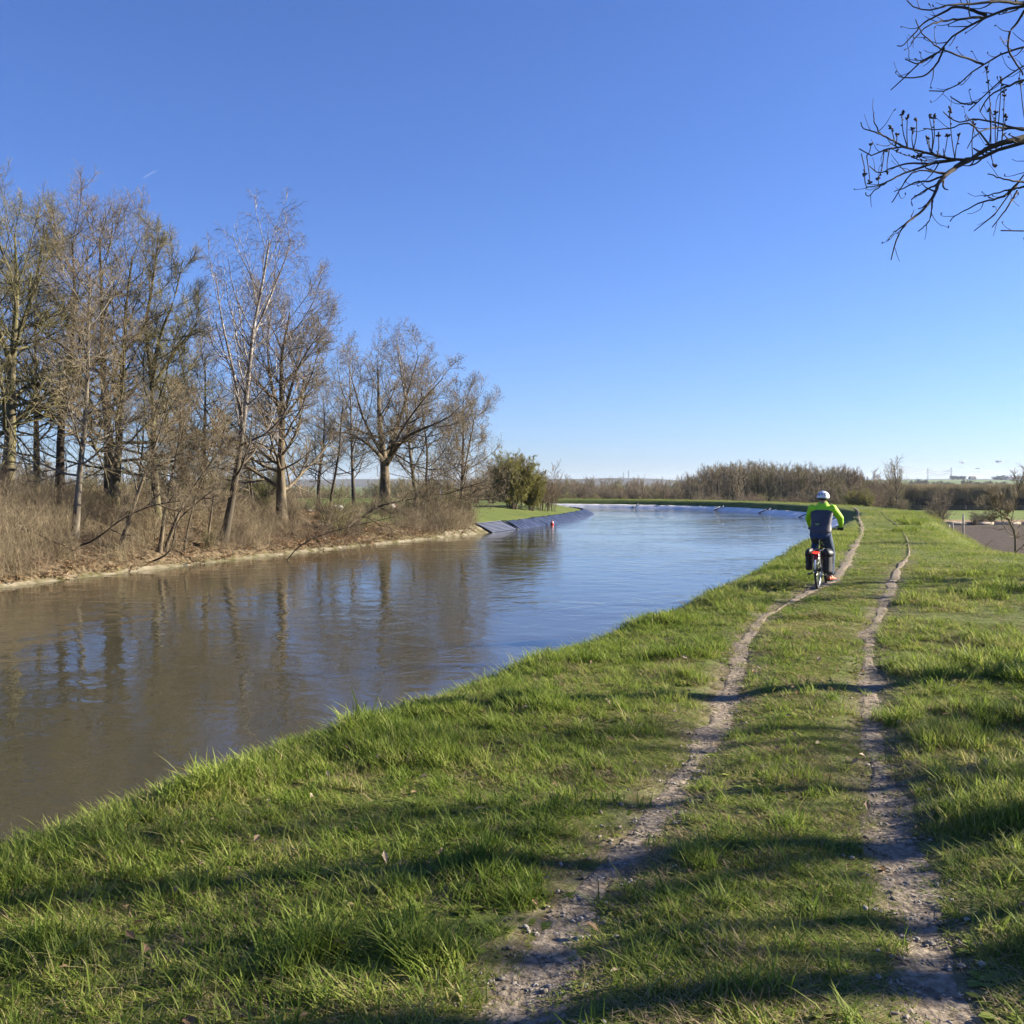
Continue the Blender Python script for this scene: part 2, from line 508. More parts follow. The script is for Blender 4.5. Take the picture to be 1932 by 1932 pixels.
def full_z(x, y):
    z, sr, sl = terrain(x, y)
    sh = z.shape
    xf = np.asarray(x, float).ravel(); yf = np.asarray(y, float).ravel()
    dl, dr = rut_dist(xf, yf)
    dep = 0.045 * (np.exp(-(dl / 0.2) ** 2) + np.exp(-(dr / 0.2) ** 2)) * sstep(24, 14, yf)
    return z - dep.reshape(sh), sr, sl, dl.reshape(sh), dr.reshape(sh)

def gz(x, y):
    return float(full_z(np.array([x], float), np.array([y], float))[0][0])

# rings round the viewer: fine near, coarse far
rr = [0.5]
while rr[-1] < 4300:
    r0 = rr[-1]
    st = r0 * 0.0145
    if 30 < r0 < 165:
        st = min(st, 0.75)
    if r0 > 165:
        st = r0 * 0.04
    rr.append(r0 + max(st, 0.02))
rr = np.array(rr)
aa = np.concatenate([np.arange(-180, -34, 4.0), np.arange(-34, 34, 0.2), np.arange(34, 180, 4.0)])
aa = np.radians(aa)
na, nr = len(aa), len(rr)
AA, RR_ = np.meshgrid(aa, rr)
GX = RR_ * np.sin(AA); GY = RR_ * np.cos(AA)
GZ, gsr, gsl, gdl, gdr = full_z(GX, GY)
V = np.stack([GX, GY, GZ], -1).reshape(-1, 3)
i = np.arange(nr - 1)[:, None] * na; j = np.arange(na)[None, :]; j2 = (j + 1) % na
Q = np.stack([i + j, i + na + j, i + na + j2, i + j2], -1).reshape(-1, 4)[:, ::-1]
me = raw_mesh('ground', V, Q, None, M['ground'])
lit = sstep(-0.1, 0.2, gsl) * sstep(9, 6.5, gsl + 2.5 * (fbm(GX * .3, GY * .3, 4) - .5)) * sstep(56, 47, GY)
lit = np.maximum(lit, 0.9 * sstep(-0.1, 0.1, gsl) * sstep(2.6, 1.2, gsl + 1.6 * (fbm(GX * .5, GY * .5, 8) - .5)) * (GY < 62))
a = me.attributes.new('litter', 'FLOAT', 'POINT'); a.data.foreach_set('value', lit.ravel().astype(np.float32))
soil = np.maximum(sstep(0.32, 0.10, gdl), sstep(0.32, 0.10, gdr)) * (0.35 + 0.9 * fbm(GX * 3, GY * 3, 2)) * sstep(40, 20, GY)
a = me.attributes.new('soil', 'FLOAT', 'POINT'); a.data.foreach_set('value', np.clip(soil, 0, 1).ravel().astype(np.float32))
link('ground', me, kind='structure')

# water sheet between the two banks
NW = 500
def resample(P, ctrl, n):
    S = arc(P)
    # equal share of samples per control span keeps the two sides abreast
    return np.stack([np.interp(np.linspace(0, S[-1], n), S, P[:, k]) for k in (0, 1)], 1)
def by_ctrl(ctrl, idx, n):
    P = np.asarray(ctrl, float)
    out = []
    for a_, b_ in zip(idx[:-1], idx[1:]):
        seg = catmull(P, 0.5); S = arc(seg)
        # arc positions of the control points
        ia = ((seg - P[a_]) ** 2).sum(1).argmin(); ib = ((seg - P[b_]) ** 2).sum(1).argmin()
        tt = np.linspace(S[ia], S[ib], n, endpoint=False)
        out.append(np.stack([np.interp(tt, S, seg[:, k]) for k in (0, 1)], 1))
    out.append(P[idx[-1]][None])
    return np.concatenate(out)
WL = by_ctrl(LC, [0, 2, 5, 8, 11, 14, 15, 17], 40)
WR = by_ctrl(RC, [0, 2, 7, 9, 12, 15, 17, 19], 40)
WL = WL + normals(WL, -1) * 0.5
nx = 8
ww = np.linspace(0, 1, nx)[None, :, None]
W3 = WL[:, None, :] * (1 - ww) + WR[:, None, :] * ww
V = np.concatenate([W3, np.full(W3.shape[:2] + (1,), WATER_Z)], -1).reshape(-1, 3)
n0 = len(WL)
i = np.arange(n0 - 1)[:, None] * nx; j = np.arange(nx - 1)[None, :]
Q = np.stack([i + j, i + j + 1, i + nx + j + 1, i + nx + j], -1).reshape(-1, 4)
link('water', raw_mesh('water', V, Q, None, M['water']), kind='structure')

# ------------------------------------------------------------------ bare earth of the two wheel ruts
def rut_strip(name, P, side, label=None):
    S = arc(P)
    m = (P[:, 1] > -1.5) & (P[:, 1] < (84 if side == 0 else 70))
    P = P[m]
    st = arc(P)
    fine = np.concatenate([np.arange(0, 22, 0.07), np.arange(22, st[-1], 0.3)])
    P = np.stack([np.interp(fine, st, P[:, k]) for k in (0, 1)], 1)
    N = normals(P, 1)
    w = rut_w(P[:, 1], side)
    nc = 7
    cols = np.linspace(-1, 1, nc)
    nzl = 1 + 1.7 * (fbm(fine * 1.7, fine * 0 + side * 7, 3, 4) - 0.5)
    nzr = 1 + 1.7 * (fbm(fine * 1.7, fine * 0 + side * 7 + 50, 3, 4) - 0.5)
    off = np.where(cols[None] < 0, cols[None] * nzl[:, None], cols[None] * nzr[:, None]) * w[:, None]
    X = P[:, 0, None] + N[:, 0, None] * off; Y = P[:, 1, None] + N[:, 1, None] * off
    Z = full_z(X, Y)[0]
    lift = np.interp(P[:, 1], [0, 12, 20, 60], [0.006, 0.012, 0.022, 0.05])[:, None]
    bumpn = 0.02 * (fbm(X * 9, Y * 9, 6, 3) - 0.5)
    edge = 1 - np.abs(cols)[None] ** 4
    Z = Z + lift + bumpn * edge * sstep(25, 12, Y) - 0.02 * (1 - edge)
    V = np.stack([X, Y, Z], -1).reshape(-1, 3)
    n = len(P)
    i = np.arange(n - 1)[:, None] * nc; j = np.arange(nc - 1)[None, :]
    Q = np.stack([i + j, i + j + 1, i + nc + j + 1, i + nc + j], -1).reshape(-1, 4)
    return link(name, raw_mesh(name, V, Q, None, M['dirt']), kind='structure')
rut_strip('dirt_track', RUT_L, 0)
rut_strip('dirt_track', RUT_R, 1)

# ------------------------------------------------------------------ scatter through geometry nodes (uncountable stuff only)
def source_collection(name, meshes):
    col = bpy.data.collections.new(name)
    for k, me in enumerate(meshes):
        o = bpy.data.objects.new('%s_%02d' % (name, k), me)
        col.objects.link(o)
    return col

def scatter(name, pts, rot, scl, idx, tint, col):
    n = len(pts)
    me = bpy.data.meshes.new(name)
    me.vertices.add(n); me.vertices.foreach_set('co', np.asarray(pts, np.float32).ravel())
    for nm, ty, key, data in (('rot', 'FLOAT_VECTOR', 'vector', rot), ('scl', 'FLOAT_VECTOR', 'vector', scl), ('idx', 'INT', 'value', idx), ('tint', 'FLOAT', 'value', tint)):
        a = me.attributes.new(nm, ty, 'POINT')
        a.data.foreach_set(key, np.asarray(data, np.int32 if ty == 'INT' else np.float32).ravel())
    o = link(name, me, kind='stuff')
    ng = bpy.data.node_groups.new(name, 'GeometryNodeTree')
    ng.interface.new_socket('Geometry', in_out='INPUT', socket_type='NodeSocketGeometry')
    ng.interface.new_socket('Geometry', in_out='OUTPUT', socket_type='NodeSocketGeometry')
    N = ng.nodes; L = ng.links
    gi = N.new('NodeGroupInput'); go = N.new('NodeGroupOutput')
    ci = N.new('GeometryNodeCollectionInfo'); ci.inputs['Collection'].default_value = col
    ci.inputs['Separate Children'].default_value = True; ci.inputs['Reset Children'].default_value = True
    ip = N.new('GeometryNodeInstanceOnPoints'); ip.inputs['Pick Instance'].default_value = True
    def attr(nm, ty):
        a = N.new('GeometryNodeInputNamedAttribute'); a.data_type = ty; a.inputs['Name'].default_value = nm
        return a.outputs['Attribute']
    L.new(gi.outputs[0], ip.inputs['Points']); L.new(ci.outputs[0], ip.inputs['Instance'])
    L.new(attr('idx', 'INT'), ip.inputs['Instance Index'])
    er = N.new('FunctionNodeEulerToRotation'); L.new(attr('rot', 'FLOAT_VECTOR'), er.inputs[0])
    L.new(er.outputs[0], ip.inputs['Rotation'])
    L.new(attr('scl', 'FLOAT_VECTOR'), ip.inputs['Scale'])
    L.new(ip.outputs[0], go.inputs[0])
    md = o.modifiers.new('scatter', 'NODES'); md.node_group = ng
    return o

def grass_clump(rng, n, rad, h, w, lean, mat, curl=0.5):
    """n bent blades, each a three-segment tapering ribbon folded along its midrib"""
    Vs = []; Ts = []; Qs = []; B = []
    k = 0
    for _ in range(n):
        a = rng.uniform(0, 2 * math.pi); q = rad * math.sqrt(rng.random())
        bx, by = q * math.cos(a), q * math.sin(a)
        d = rng.uniform(0, 2 * math.pi)
        hh = h * rng.uniform(0.45, 1.15); ww = w * rng.uniform(0.7, 1.3)
        ln = lean * rng.uniform(0.2, 1.3) * hh
        dx, dy = math.cos(d), math.sin(d)
        sx, sy = -dy * ww / 2, dx * ww / 2
        p = []
        for t in (0, 0.4, 0.75):
            o = ln * t ** (1 + curl); z = hh * (t - 0.18 * t * t)
            c = 1 - 0.45 * t
            p += [(bx + dx * o + sx * c, by + dy * o + sy * c, z), (bx + dx * o - sx * c, by + dy * o - sy * c, z)]
        p.append((bx + dx * ln, by + dy * ln, hh * 0.82))
        Vs += p
        Qs += [(k, k + 1, k + 3, k + 2), (k + 2, k + 3, k + 5, k + 4)]
        Ts.append((k + 4, k + 5, k + 6))
        b = rng.random() ** 1.7
        B += [b] * 7
        k += 7
    me = raw_mesh('grass_clump', Vs, Qs, Ts, mat, smooth=False)
    at_ = me.attributes.new('blade', 'FLOAT', 'POINT'); at_.data.foreach_set('value', np.array(B, np.float32))
    return me

rng = random.Random(4)
short = [grass_clump(rng, 46, 0.085, 0.050, 0.0046, 1.25, M['grass']) for _ in range(5)]
longg = [grass_clump(rng, 30, 0.065, 0.140, 0.0058, 0.85, M['grass']) for _ in range(5)]
dryg = [grass_clump(rng, 14, 0.08, 0.075, 0.0034, 1.3, M['straw'], 0.2) for _ in range(3)]
wide = [grass_clump(rng, 26, 0.35, 0.30, 0.012, 0.6, M['grass']) for _ in range(3)]
def weed(rng, n, L, mat):
    """low rosette of broad leaves"""
    Vs = []; Qs = []; B = []; k = 0
    for q in range(n):
        a = q * 2.399 + rng.uniform(-.3, .3); l = L * rng.uniform(0.5, 1.1); w = l * rng.uniform(0.16, 0.26); lift = rng.uniform(0.15, 0.7)
        d = (math.cos(a), math.sin(a)); sd = (-d[1], d[0])
        for t, ww in ((0.05, 0.25), (0.35, 0.8), (0.65, 1.0), (0.9, 0.55), (1.0, 0.08)):
            z = l * lift * (t - 0.55 * t * t) + 0.008
            for s_ in (-1, 0, 1):
                Vs.append((d[0] * l * t + sd[0] * w * ww * s_, d[1] * l * t + sd[1] * w * ww * s_, z + (0.0 if s_ == 0 else w * 0.25 * ww)))
        for r_ in range(4):
            for c_ in range(2):
                i0 = k + r_ * 3 + c_; Qs.append((i0, i0 + 1, i0 + 4, i0 + 3))
        k += 15; B += [rng.random() * 0.5] * 15
    me = raw_mesh('weed', Vs, Qs, None, mat, smooth=True)
    at_ = me.attributes.new('blade', 'FLOAT', 'POINT'); at_.data.foreach_set('value', np.array(B, np.float32))
    return me
GC = source_collection('grass_source', short + longg + dryg + wide + [weed(rng, 11, 0.075, M['grass']), weed(rng, 15, 0.055, M['grass']), weed(rng, 18, 0.035, M['grass'])])   # 0-4 short, 5-9 long, 10-12 dry, 13-15 wide
def rand_ring(nrng, r0, r1, dens, amin, amax):
    area = 0.5 * (r1 * r1 - r0 * r0) * (amax - amin)
    n = int(area * dens)
    r = np.sqrt(nrng.uniform(r0 * r0, r1 * r1, n)); a_ = nrng.uniform(amin, amax, n)
    return r * np.sin(a_), r * np.cos(a_)
nrng = np.random.default_rng(3)
bands = [(1.6, 5.5, 1500, 0.75), (5.5, 9, 1050, 0.62), (9, 15, 450, 0.55), (15, 26, 140, 0.52), (26, 45, 26, 0.5), (45, 80, 8, 0.5), (80, 140, 2.2, 0.45)]
PT = []; RO = []; SC = []; IX = []; TI = []
for r0, r1, dens, amx in bands:
    x, y = rand_ring(nrng, r0, r1, dens, -amx, amx)
    z, sr, sl, dl, dr = full_z(x, y)
    d = np.hypot(x, y)
    wl = rut_w(y, 0); wr = rut_w(y, 1)
    edge = np.minimum(dl - wl, dr - wr)
    keep = (sr > (-1.5 if r0 < 40 else 0.3)) & (edge > nrng.uniform(-0.09, 0.06, len(x))) & (sr < 9)
    thin = sstep(0.5, 0.05, edge) * 0.35
    bare = fbm(x * 2.2, y * 2.2, 77, 3)
    between = (sr > 0.5) & (dl + dr < 1.75)
    keep &= nrng.random(len(x)) > thin
    keep &= nrng.random(len(x)) > np.where(between, 0.30, 0.25) * sstep(0.55, 0.72, bare)
    x, y, z, sr, d, edge, between = [q[keep] for q in (x, y, z, sr, d, edge, between)]
    n = len(x)
    tuft = fbm(x * 1.25 + 5, y * 1.25, 55, 3)
    tuft2 = fbm(x * 0.5 + 5, y * 0.5, 58, 2)
    bank = sstep(0.9, 0.1, np.abs(sr + 0.25)) * (0.25 + 1.5 * sstep(0.42, 0.66, fbm(x * 0.9 + 9, y * 0.9, 155, 2)))
    far_r = sstep(0.6, 1.6, sr - 4.3) * sstep(22, 16, y)
    hgt = 0.60 + 1.15 * sstep(0.52, 0.70, tuft) + 0.5 * (tuft2 - .5) + 0.35 * bank + 0.5 * far_r
    hgt = np.where(between, 0.66 + 0.55 * sstep(0.55, 0.72, tuft), hgt)
    hgt *= (0.55 + 0.45 * sstep(0.0, 0.35, edge)) * 0.86
    isl = (nrng.random(n) < np.where(between, 0.02, 0.05) + 0.22 * bank + 0.35 * sstep(0.58, 0.7, tuft) * (~between) + 0.25 * far_r)
    dryp = (nrng.random(n) < 0.15 + 0.40 * sstep(0.52, 0.68, fbm(x * 1.7, y * 1.7, 91, 3)) + 0.15 * sstep(0.3, 0.0, edge))
    ix = np.where(isl, nrng.integers(5, 10, n), nrng.integers(0, 5, n))
    ix = np.where(dryp & ~isl, nrng.integers(10, 13, n), ix)
    wd_ = (nrng.random(n) < 0.05 + 0.45 * sstep(0.60, 0.72, fbm(x * 1.4, y * 1.4, 191, 3))) & ~isl
    ix = np.where(wd_, nrng.integers(16, 19, n), ix)
    s = nrng.uniform(0.75, 1.25, n)
    sw = s.copy(); shh = s * np.where(isl, 0.55 + 0.45 * hgt, hgt)
    if r0 >= 26:
        ix = nrng.integers(13, 16, n)
        k = np.interp(d, [26, 60, 140], [0.8, 1.5, 2.4])
        sw = s * k; shh = s * (0.33 + 0.35 * hgt) * np.where(between | (sr > 2.6), 0.42, 0.8) * np.interp(d, [26, 140], [0.9, 0.9])
    elif r0 >= 9:
        sw = s * np.interp(d, [9, 26], [1.1, 1.9])
    PT.append(np.stack([x, y, z - 0.012], 1))
    RO.append(np.stack([nrng.normal(0, 0.08, n), nrng.normal(0, 0.08, n), nrng.uniform(0, 6.28, n)], 1))
    SC.append(np.stack([sw, sw, shh], 1)); IX.append(ix)
    ti = 0.15 + 0.55 * fbm(x * 0.45, y * 0.45, 13, 3) + nrng.normal(0, 0.14, n) - 0.18 * isl + 0.12 * sstep(0.55, .7, fbm(x * 2.0, y * 2.0, 33, 2))
    TI.append(np.clip(ti, 0, 1.1))
# bold tussocks along the water's edge, beside the right rut and on the dike shoulder
for (px, py, cnt, rad, sc) in [(505, 1392, 34, .18, 1.75), (545, 1378, 18, .16, 1.3), (352, 1500, 30, .20, 1.6), (300, 1520, 14, .16, 1.2), (415, 1470, 20, .18, 1.4), (640, 1350, 16, .18, 1.0), (850, 1300, 14, .18, 1.0),
                              (60, 1570, 16, .18, 1.0), (1885, 1262, 40, .38, 1.7), (1930, 1290, 26, .3, 1.6), (1700, 1360, 14, .2, 1.2), (1300, 1640, 14, .14, 0.9), (800, 1830, 20, .16, 1.25), (90, 1800, 16, .16, 1.0), (1840, 1130, 24, .5, 1.9), (1900, 1115, 20, .5, 1.9),
                              (1705, 986, 16, .5, 2.6), (1722, 991, 16, .5, 2.6), (1712, 1004, 16, .5, 2.4), (1764, 998, 14, .5, 2.2), (1735, 984, 12, .5, 2.4), (1290, 1135, 14, .3, 1.3), (1180, 1170, 14, .3, 1.3)]:
    Y = 1.85 * F / (py - HOR); cx_ = px_x(px, Y)
    a = nrng.uniform(0, 6.28, cnt); q = rad * np.sqrt(nrng.random(cnt)); x = cx_ + q * np.cos(a); y = Y + q * np.sin(a)
    z, sr = full_z(x, y)[:2]; x = x + np.clip(0.06 - sr, 0, 1.2) * 1.1; z = full_z(x, y)[0]
    s = sc * nrng.uniform(0.75, 1.2, cnt)
    PT.append(np.stack([x, y, z - 0.012], 1)); RO.append(np.stack([nrng.normal(0, .15, cnt), nrng.normal(0, .15, cnt), nrng.uniform(0, 6.28, cnt)], 1))
    SC.append(np.stack([s, s, s * 0.95], 1)); IX.append(nrng.integers(5, 10, cnt)); TI.append(np.clip(nrng.normal(0.28, 0.12, cnt), 0, 1))
scatter('grass', np.concatenate(PT), np.concatenate(RO), np.concatenate(SC), np.concatenate(IX), np.concatenate(TI), GC)

# ------------------------------------------------------------------ bare trees: branches grown level by level
def perp(T):
    ref = np.where(np.abs(T[..., 2:3]) < 0.9, np.array([0, 0, 1.0]), np.array([1.0, 0, 0]))
    A = np.cross(T, ref); A /= np.linalg.norm(A, axis=-1, keepdims=True) + 1e-9
    return A, np.cross(T, A)

def tubes(P, Rd, sides):
    """P (N,n,3), Rd (N,n) -> one tube per row"""
    N, n = P.shape[:2]
    T = np.gradient(P, axis=1); T /= np.linalg.norm(T, axis=-1, keepdims=True) + 1e-9
    A, B = perp(T)
    a = np.arange(sides) * 2 * math.pi / sides
    Vv = P[:, :, None] + (A[:, :, None] * np.cos(a)[:, None] + B[:, :, None] * np.sin(a)[:, None]) * Rd[:, :, None, None]
    i = (np.arange(N) * n * sides)[:, None, None] + (np.arange(n - 1) * sides)[None, :, None]
    k = np.arange(sides)[None, None]; k2 = (k + 1) % sides
    Qq = np.stack([i + k, i + k2, i + sides + k2, i + sides + k], -1).reshape(-1, 4)
    return Vv.reshape(-1, 3), Qq

def join_tubes(lst):
    Vs = []; Qs = []; o = 0
    for P, Rd, sd in lst:
        v, q = tubes(P, Rd, sd)
        Vs.append(v); Qs.append(q + o); o += len(v)
    return np.concatenate(Vs), np.concatenate(Qs)

def sprout(g, P, Rd, n, t0, t1, ang, length, seg, rk, rmin, up=0.15, wander=0.12, taper=0.5, absolute=False, droop=0.0, lenmin=0.0, flat=None):
    """children along every parent branch; returns polylines and radii"""
    N, m = P.shape[:2]
    L = np.linalg.norm(np.diff(P, axis=1), axis=-1).sum(1)
    t = t0 + (t1 - t0) * ((np.arange(n)[None] + g.random((N, n))) / n)
    f = t * (m - 1); k = np.minimum(f.astype(int), m - 2); w = (f - k)[..., None]
    r = np.arange(N)[:, None]
    p0 = P[r, k] * (1 - w) + P[r, k + 1] * w
    T = P[r, k + 1] - P[r, k]; T /= np.linalg.norm(T, axis=-1, keepdims=True) + 1e-9
    pr = Rd[r, k] * (1 - w[..., 0]) + Rd[r, k + 1] * w[..., 0]
    A, B = perp(T)
    az = (np.arange(n)[None] * 2.399 + g.random((N, 1)) * 6.28 + g.normal(0, 0.5, (N, n)))[..., None]
    tt = ((t - t0) / max(t1 - t0, 1e-6))[..., None]
    an = np.radians(ang[0] + (ang[1] - ang[0]) * tt + g.normal(0, 8, (N, n, 1)))
    D = np.cos(an) * T + np.sin(an) * (np.cos(az) * A + np.sin(az) * B)
    if flat is not None:
        D = D * np.array(flat); D /= np.linalg.norm(D, axis=-1, keepdims=True)
    ln = (length if absolute else L[:, None] * length) * (1 - taper * tt[..., 0]) * g.uniform(0.65, 1.2, (N, n))
    ln = np.maximum(ln, lenmin)
    D = D.reshape(-1, 3); p = p0.reshape(-1, 3); ln = ln.ravel()
    r0 = np.maximum(pr.ravel() * rk, rmin)
    pts = [p]
    for s in range(seg):
        D = D + g.normal(0, wander, D.shape)
        D[:, 2] += up / seg * (1 + 0.4 * s) - droop * (s + 1) / seg
        D /= np.linalg.norm(D, axis=1, keepdims=True)
        p = p + D * (ln / seg)[:, None]
        pts.append(p)
    Pn = np.stack(pts, 1)
    Rn = r0[:, None] * np.linspace(1, 0.4, seg + 1)[None]
    return Pn, np.maximum(Rn, rmin * 0.6)

def stem(pts, r0, r1, n=14, flare=1.35):
    P = catmull3(pts, n)
    t = np.linspace(0, 1, n)
    Rd = r0 + (r1 - r0) * t ** 0.85
    Rd = Rd * (1 + (flare - 1) * np.exp(-t * 16))
    return P[None], Rd[None]

def catmull3(P, n):
    P = np.asarray(P, float)
    seg = []
    for i in range(len(P) - 1):
        p0 = P[max(i - 1, 0)]; p1 = P[i]; p2 = P[i + 1]; p3 = P[min(i + 2, len(P) - 1)]
        t = np.linspace(0, 1, 12, endpoint=False)[:, None]
        seg.append(0.5 * ((2 * p1) + (-p0 + p2) * t + (2 * p0 - 5 * p1 + 4 * p2 - p3) * t ** 2 + (-p0 + 3 * p1 - 3 * p2 + p3) * t ** 3))
    Q = np.concatenate(seg + [P[-1:]])
    S = np.concatenate([[0], np.cumsum(np.linalg.norm(np.diff(Q, axis=0), axis=1))])
    s = np.linspace(0, S[-1], n)
    return np.stack([np.interp(s, S, Q[:, k]) for k in range(3)], 1)

def tip_buds(g, P, Rd, n, r, ln):
    """small swollen buds near the twig ends"""
    N, m = P.shape[:2]
    t = g.uniform(0.35, 1.0, (N, n)); t[:, 0] = 1.0
    f = t * (m - 1); k = np.minimum(f.astype(int), m - 2); w = (f - k)[..., None]; q = np.arange(N)[:, None]
    p0 = (P[q, k] * (1 - w) + P[q, k + 1] * w).reshape(-1, 3)
    D = g.normal(0, 1, p0.shape); D[:, 2] = np.abs(D[:, 2]); D /= np.linalg.norm(D, axis=1, keepdims=True)
    pts = np.stack([p0 + D * (-0.1 * ln), p0 + D * (ln * 0.5), p0 + D * ln], 1)
    Rb = np.tile(np.array([[0.35 * r, r, 0.15 * r]]), (len(pts), 1))
    return pts, Rb

def leaf_quads(g, P, n, size):
    """small leaves spread along twigs: folded two-face leaves"""
    N, m = P.shape[:2]
    t = g.uniform(0.1, 1.0, (N, n)); f = t * (m - 1); k = np.minimum(f.astype(int), m - 2); w = (f - k)[..., None]; q = np.arange(N)[:, None]
    c = (P[q, k] * (1 - w) + P[q, k + 1] * w).reshape(-1, 3)
    U = g.normal(0, 1, c.shape); U /= np.linalg.norm(U, axis=1, keepdims=True)
    A, B = perp(U)
    s = size * g.uniform(0.6, 1.4, (len(c), 1))
    V = np.stack([c, c + U * s * 0.5 + A * s * 0.3 + B * s * 0.1, c + U * s, c + U * s * 0.5 - A * s * 0.3 + B * s * 0.1], 1)
    i = np.arange(len(c))[:, None] * 4
    T = np.concatenate([i + np.array([[0, 1, 2]]), i + np.array([[0, 2, 3]])])
    return V.reshape(-1, 3), T

def tree_meshes(seed, stems, spec, base):
    """stems: list of (points, r0, r1) in world space; returns wood and twig meshes relative to base"""
    g = np.random.default_rng(seed)
    base = np.array(base)
    wood = []; tw = []; leaves = None
    lim = []
    for (pts, r0, r1) in stems:
        P, Rd = stem(pts, r0, r1, spec.get('n0', 16), spec.get('flare', 1.35))
        wood.append((P, Rd, 8))
        c = sprout(g, P, Rd, **spec['l1']); lim.append(c)
    for (pts, r0, r1) in spec.get('limbs', []):
        P = catmull3(pts, 9)[None]; Rd = np.linspace(r0, r1, 9)[None]
        wood.append((P, Rd, 6)); lim.append(sprout(g, P, Rd, **spec['l1b']))
    m = max(l[0].shape[1] for l in lim)
    P1 = np.concatenate([l[0] for l in lim]); R1 = np.concatenate([l[1] for l in lim])
    wood.append((P1, R1, 5))
    P2, R2 = sprout(g, P1, R1, **spec['l2'])
    (wood if spec.get('l2wood', True) else tw).append((P2, R2, 4))
    last = (P2, R2)
    if 'l3' in spec:
        P3, R3 = sprout(g, P2, R2, **spec['l3']); tw.append((P3, R3, 3)); last = (P3, R3)
        if 'l4' in spec:
            P4, R4 = sprout(g, P3, R3, **spec['l4']); tw.append((P4, R4, 3)); last = (P4, R4)
    if 'buds' in spec:
        b = tip_buds(g, last[0], last[1], 1, *spec['buds'][1:]); tw.append((b[0], b[1], 3))
    Vw, Qw = join_tubes(wood); Vt, Qt = join_tubes(tw)
    wm = raw_mesh('trunk', Vw - base, Qw, None, M[spec['bark']])
    cm = raw_mesh('crown', Vt - base, Qt, None, M[spec['twig']])
    lm = None
    if 'leaf' in spec:
        Vl, Tl = leaf_quads(g, last[0], spec['leaf'][0], spec['leaf'][1])
        lm = raw_mesh('foliage', Vl - base, None, Tl, M[spec['leaf'][2]], smooth=False)
    return wm, cm, lm

def plant(name, label, cat, base, meshes, group=None, rz=0.0, scale=1.0):
    t = thing(name, label, cat, base, rz, group)
    t.scale = (scale,) * 3 if not isinstance(scale, tuple) else scale
    for nm, me in zip(('trunk', 'crown', 'foliage'), meshes):
        if me is not None:
            link(nm, me, t)
    return t

def lvl(n, t0, t1, ang, length, seg, rk, rmin, **k):
    return dict(n=n, t0=t0, t1=t1, ang=ang, length=length, seg=seg, rk=rk, rmin=rmin, **k)

# generic habits
def spec_tree(bark_='bark', twig_='twig', n1=22, t0=0.27, L1=0.5, a1=(76, 36), n2=11, n3=6, n4=3, up=0.32, tw=0.0055, L2=0.5, droop4=0.0, **k):
    d = dict(bark=bark_, twig=twig_,
             l1=lvl(n1, t0, 0.985, a1, L1, 7, 0.42, 0.016, up=up, wander=0.10, taper=0.42),
             l2=lvl(n2, 0.12, 0.98, (55, 30), L2, 5, 0.62, 0.009, up=0.2, wander=0.10, taper=0.5),
             l3=lvl(n3, 0.1, 0.98, (52, 32), 0.55, 3, 0.65, 0.006, up=0.15, wander=0.11, taper=0.4, droop=droop4 * 0.5),
             l4=lvl(n4 + 1, 0.1, 1.0, (42, 25), 0.68, 2 if droop4 else 1, 0.7, tw * 0.82, up=0.2, wander=0.13, taper=0.3, lenmin=0.2, droop=droop4))
    d.update(k)
    return d

def shorten(P, f):
    P = catmull3(P, 24)
    return [tuple(q) for q in P[:max(4, int(24 * f))][::3]] + [tuple(P[int(24 * f) - 1])]

def px_path(pts, Y, z0=None):
    """trunk course through picture points at distance Y; the first point stands on the ground"""
    out = []
    for i, p in enumerate(pts):
        yy = Y + (p[2] if len(p) > 2 else 0)
        q = at(p[0], p[1], yy)
        if i == 0:
            q = Vector((px_x(p[0], yy), yy, gz(px_x(p[0], yy), yy) - 0.12))
        out.append(tuple(q))
    return out

def bank_tree(name, label, cat, seed, Y, trunks, r0, spec, limbs=(), group='trees along the far canal bank', r1=0.03):
    stems = []
    for k, tr in enumerate(trunks):
        f = 1.0 if k == 0 else 0.8
        stems.append((shorten(px_path(tr, Y), spec.get('cut', 0.86)), r0 * f, r1))
    base = stems[0][0][0]
    if limbs:
        spec = dict(spec)
        spec['limbs'] = [(shorten([tuple(at(p[0], p[1], Y + (p[2] if len(p) > 2 else 0))) for p in lb[0]], 0.9), lb[1], lb[2]) for lb in limbs]
        spec['l1b'] = dict(spec['l1'], t0=0.1, length=0.5, n=9)
    return plant(name, label, cat, base, tree_meshes(seed, stems, spec, base), group)

BG = 'trees along the far canal bank'
bank_tree('bare_tree', 'thick bare tree at the left edge with mossy yellow-green twigs in its top', 'tree', 11, 35,
          [[(2, 930), (18, 860), (22, 700), (32, 560), (28, 430), (34, 330)]], 0.27, spec_tree('bark_moss', 'twig_olive', L1=0.5),
          limbs=[([(22, 690), (-10, 600, -1), (-60, 480, -1.5), (-75, 400, -2)], 0.11, 0.02), ([(24, 660), (60, 560, 1), (78, 470, 1), (88, 380, 1)], 0.11, 0.02)])
bank_tree('bare_tree', 'dark-trunked bare tree leaning slightly right, second of the tall trees from the left', 'tree', 12, 37,
          [[(112, 905), (116, 800), (128, 700), (140, 600), (138, 480), (120, 350)]], 0.19, spec_tree('bark_dark', 'twig', L1=0.42))
bank_tree('bare_tree', 'slender bare tree with a pale sunlit side, its foot low on the leafy bank', 'tree', 13, 33,
          [[(140, 1000), (150, 900), (163, 760), (167, 620), (172, 480), (176, 410)]], 0.13, spec_tree('bark_pale', 'twig', n1=20, L1=0.36, t0=0.22))
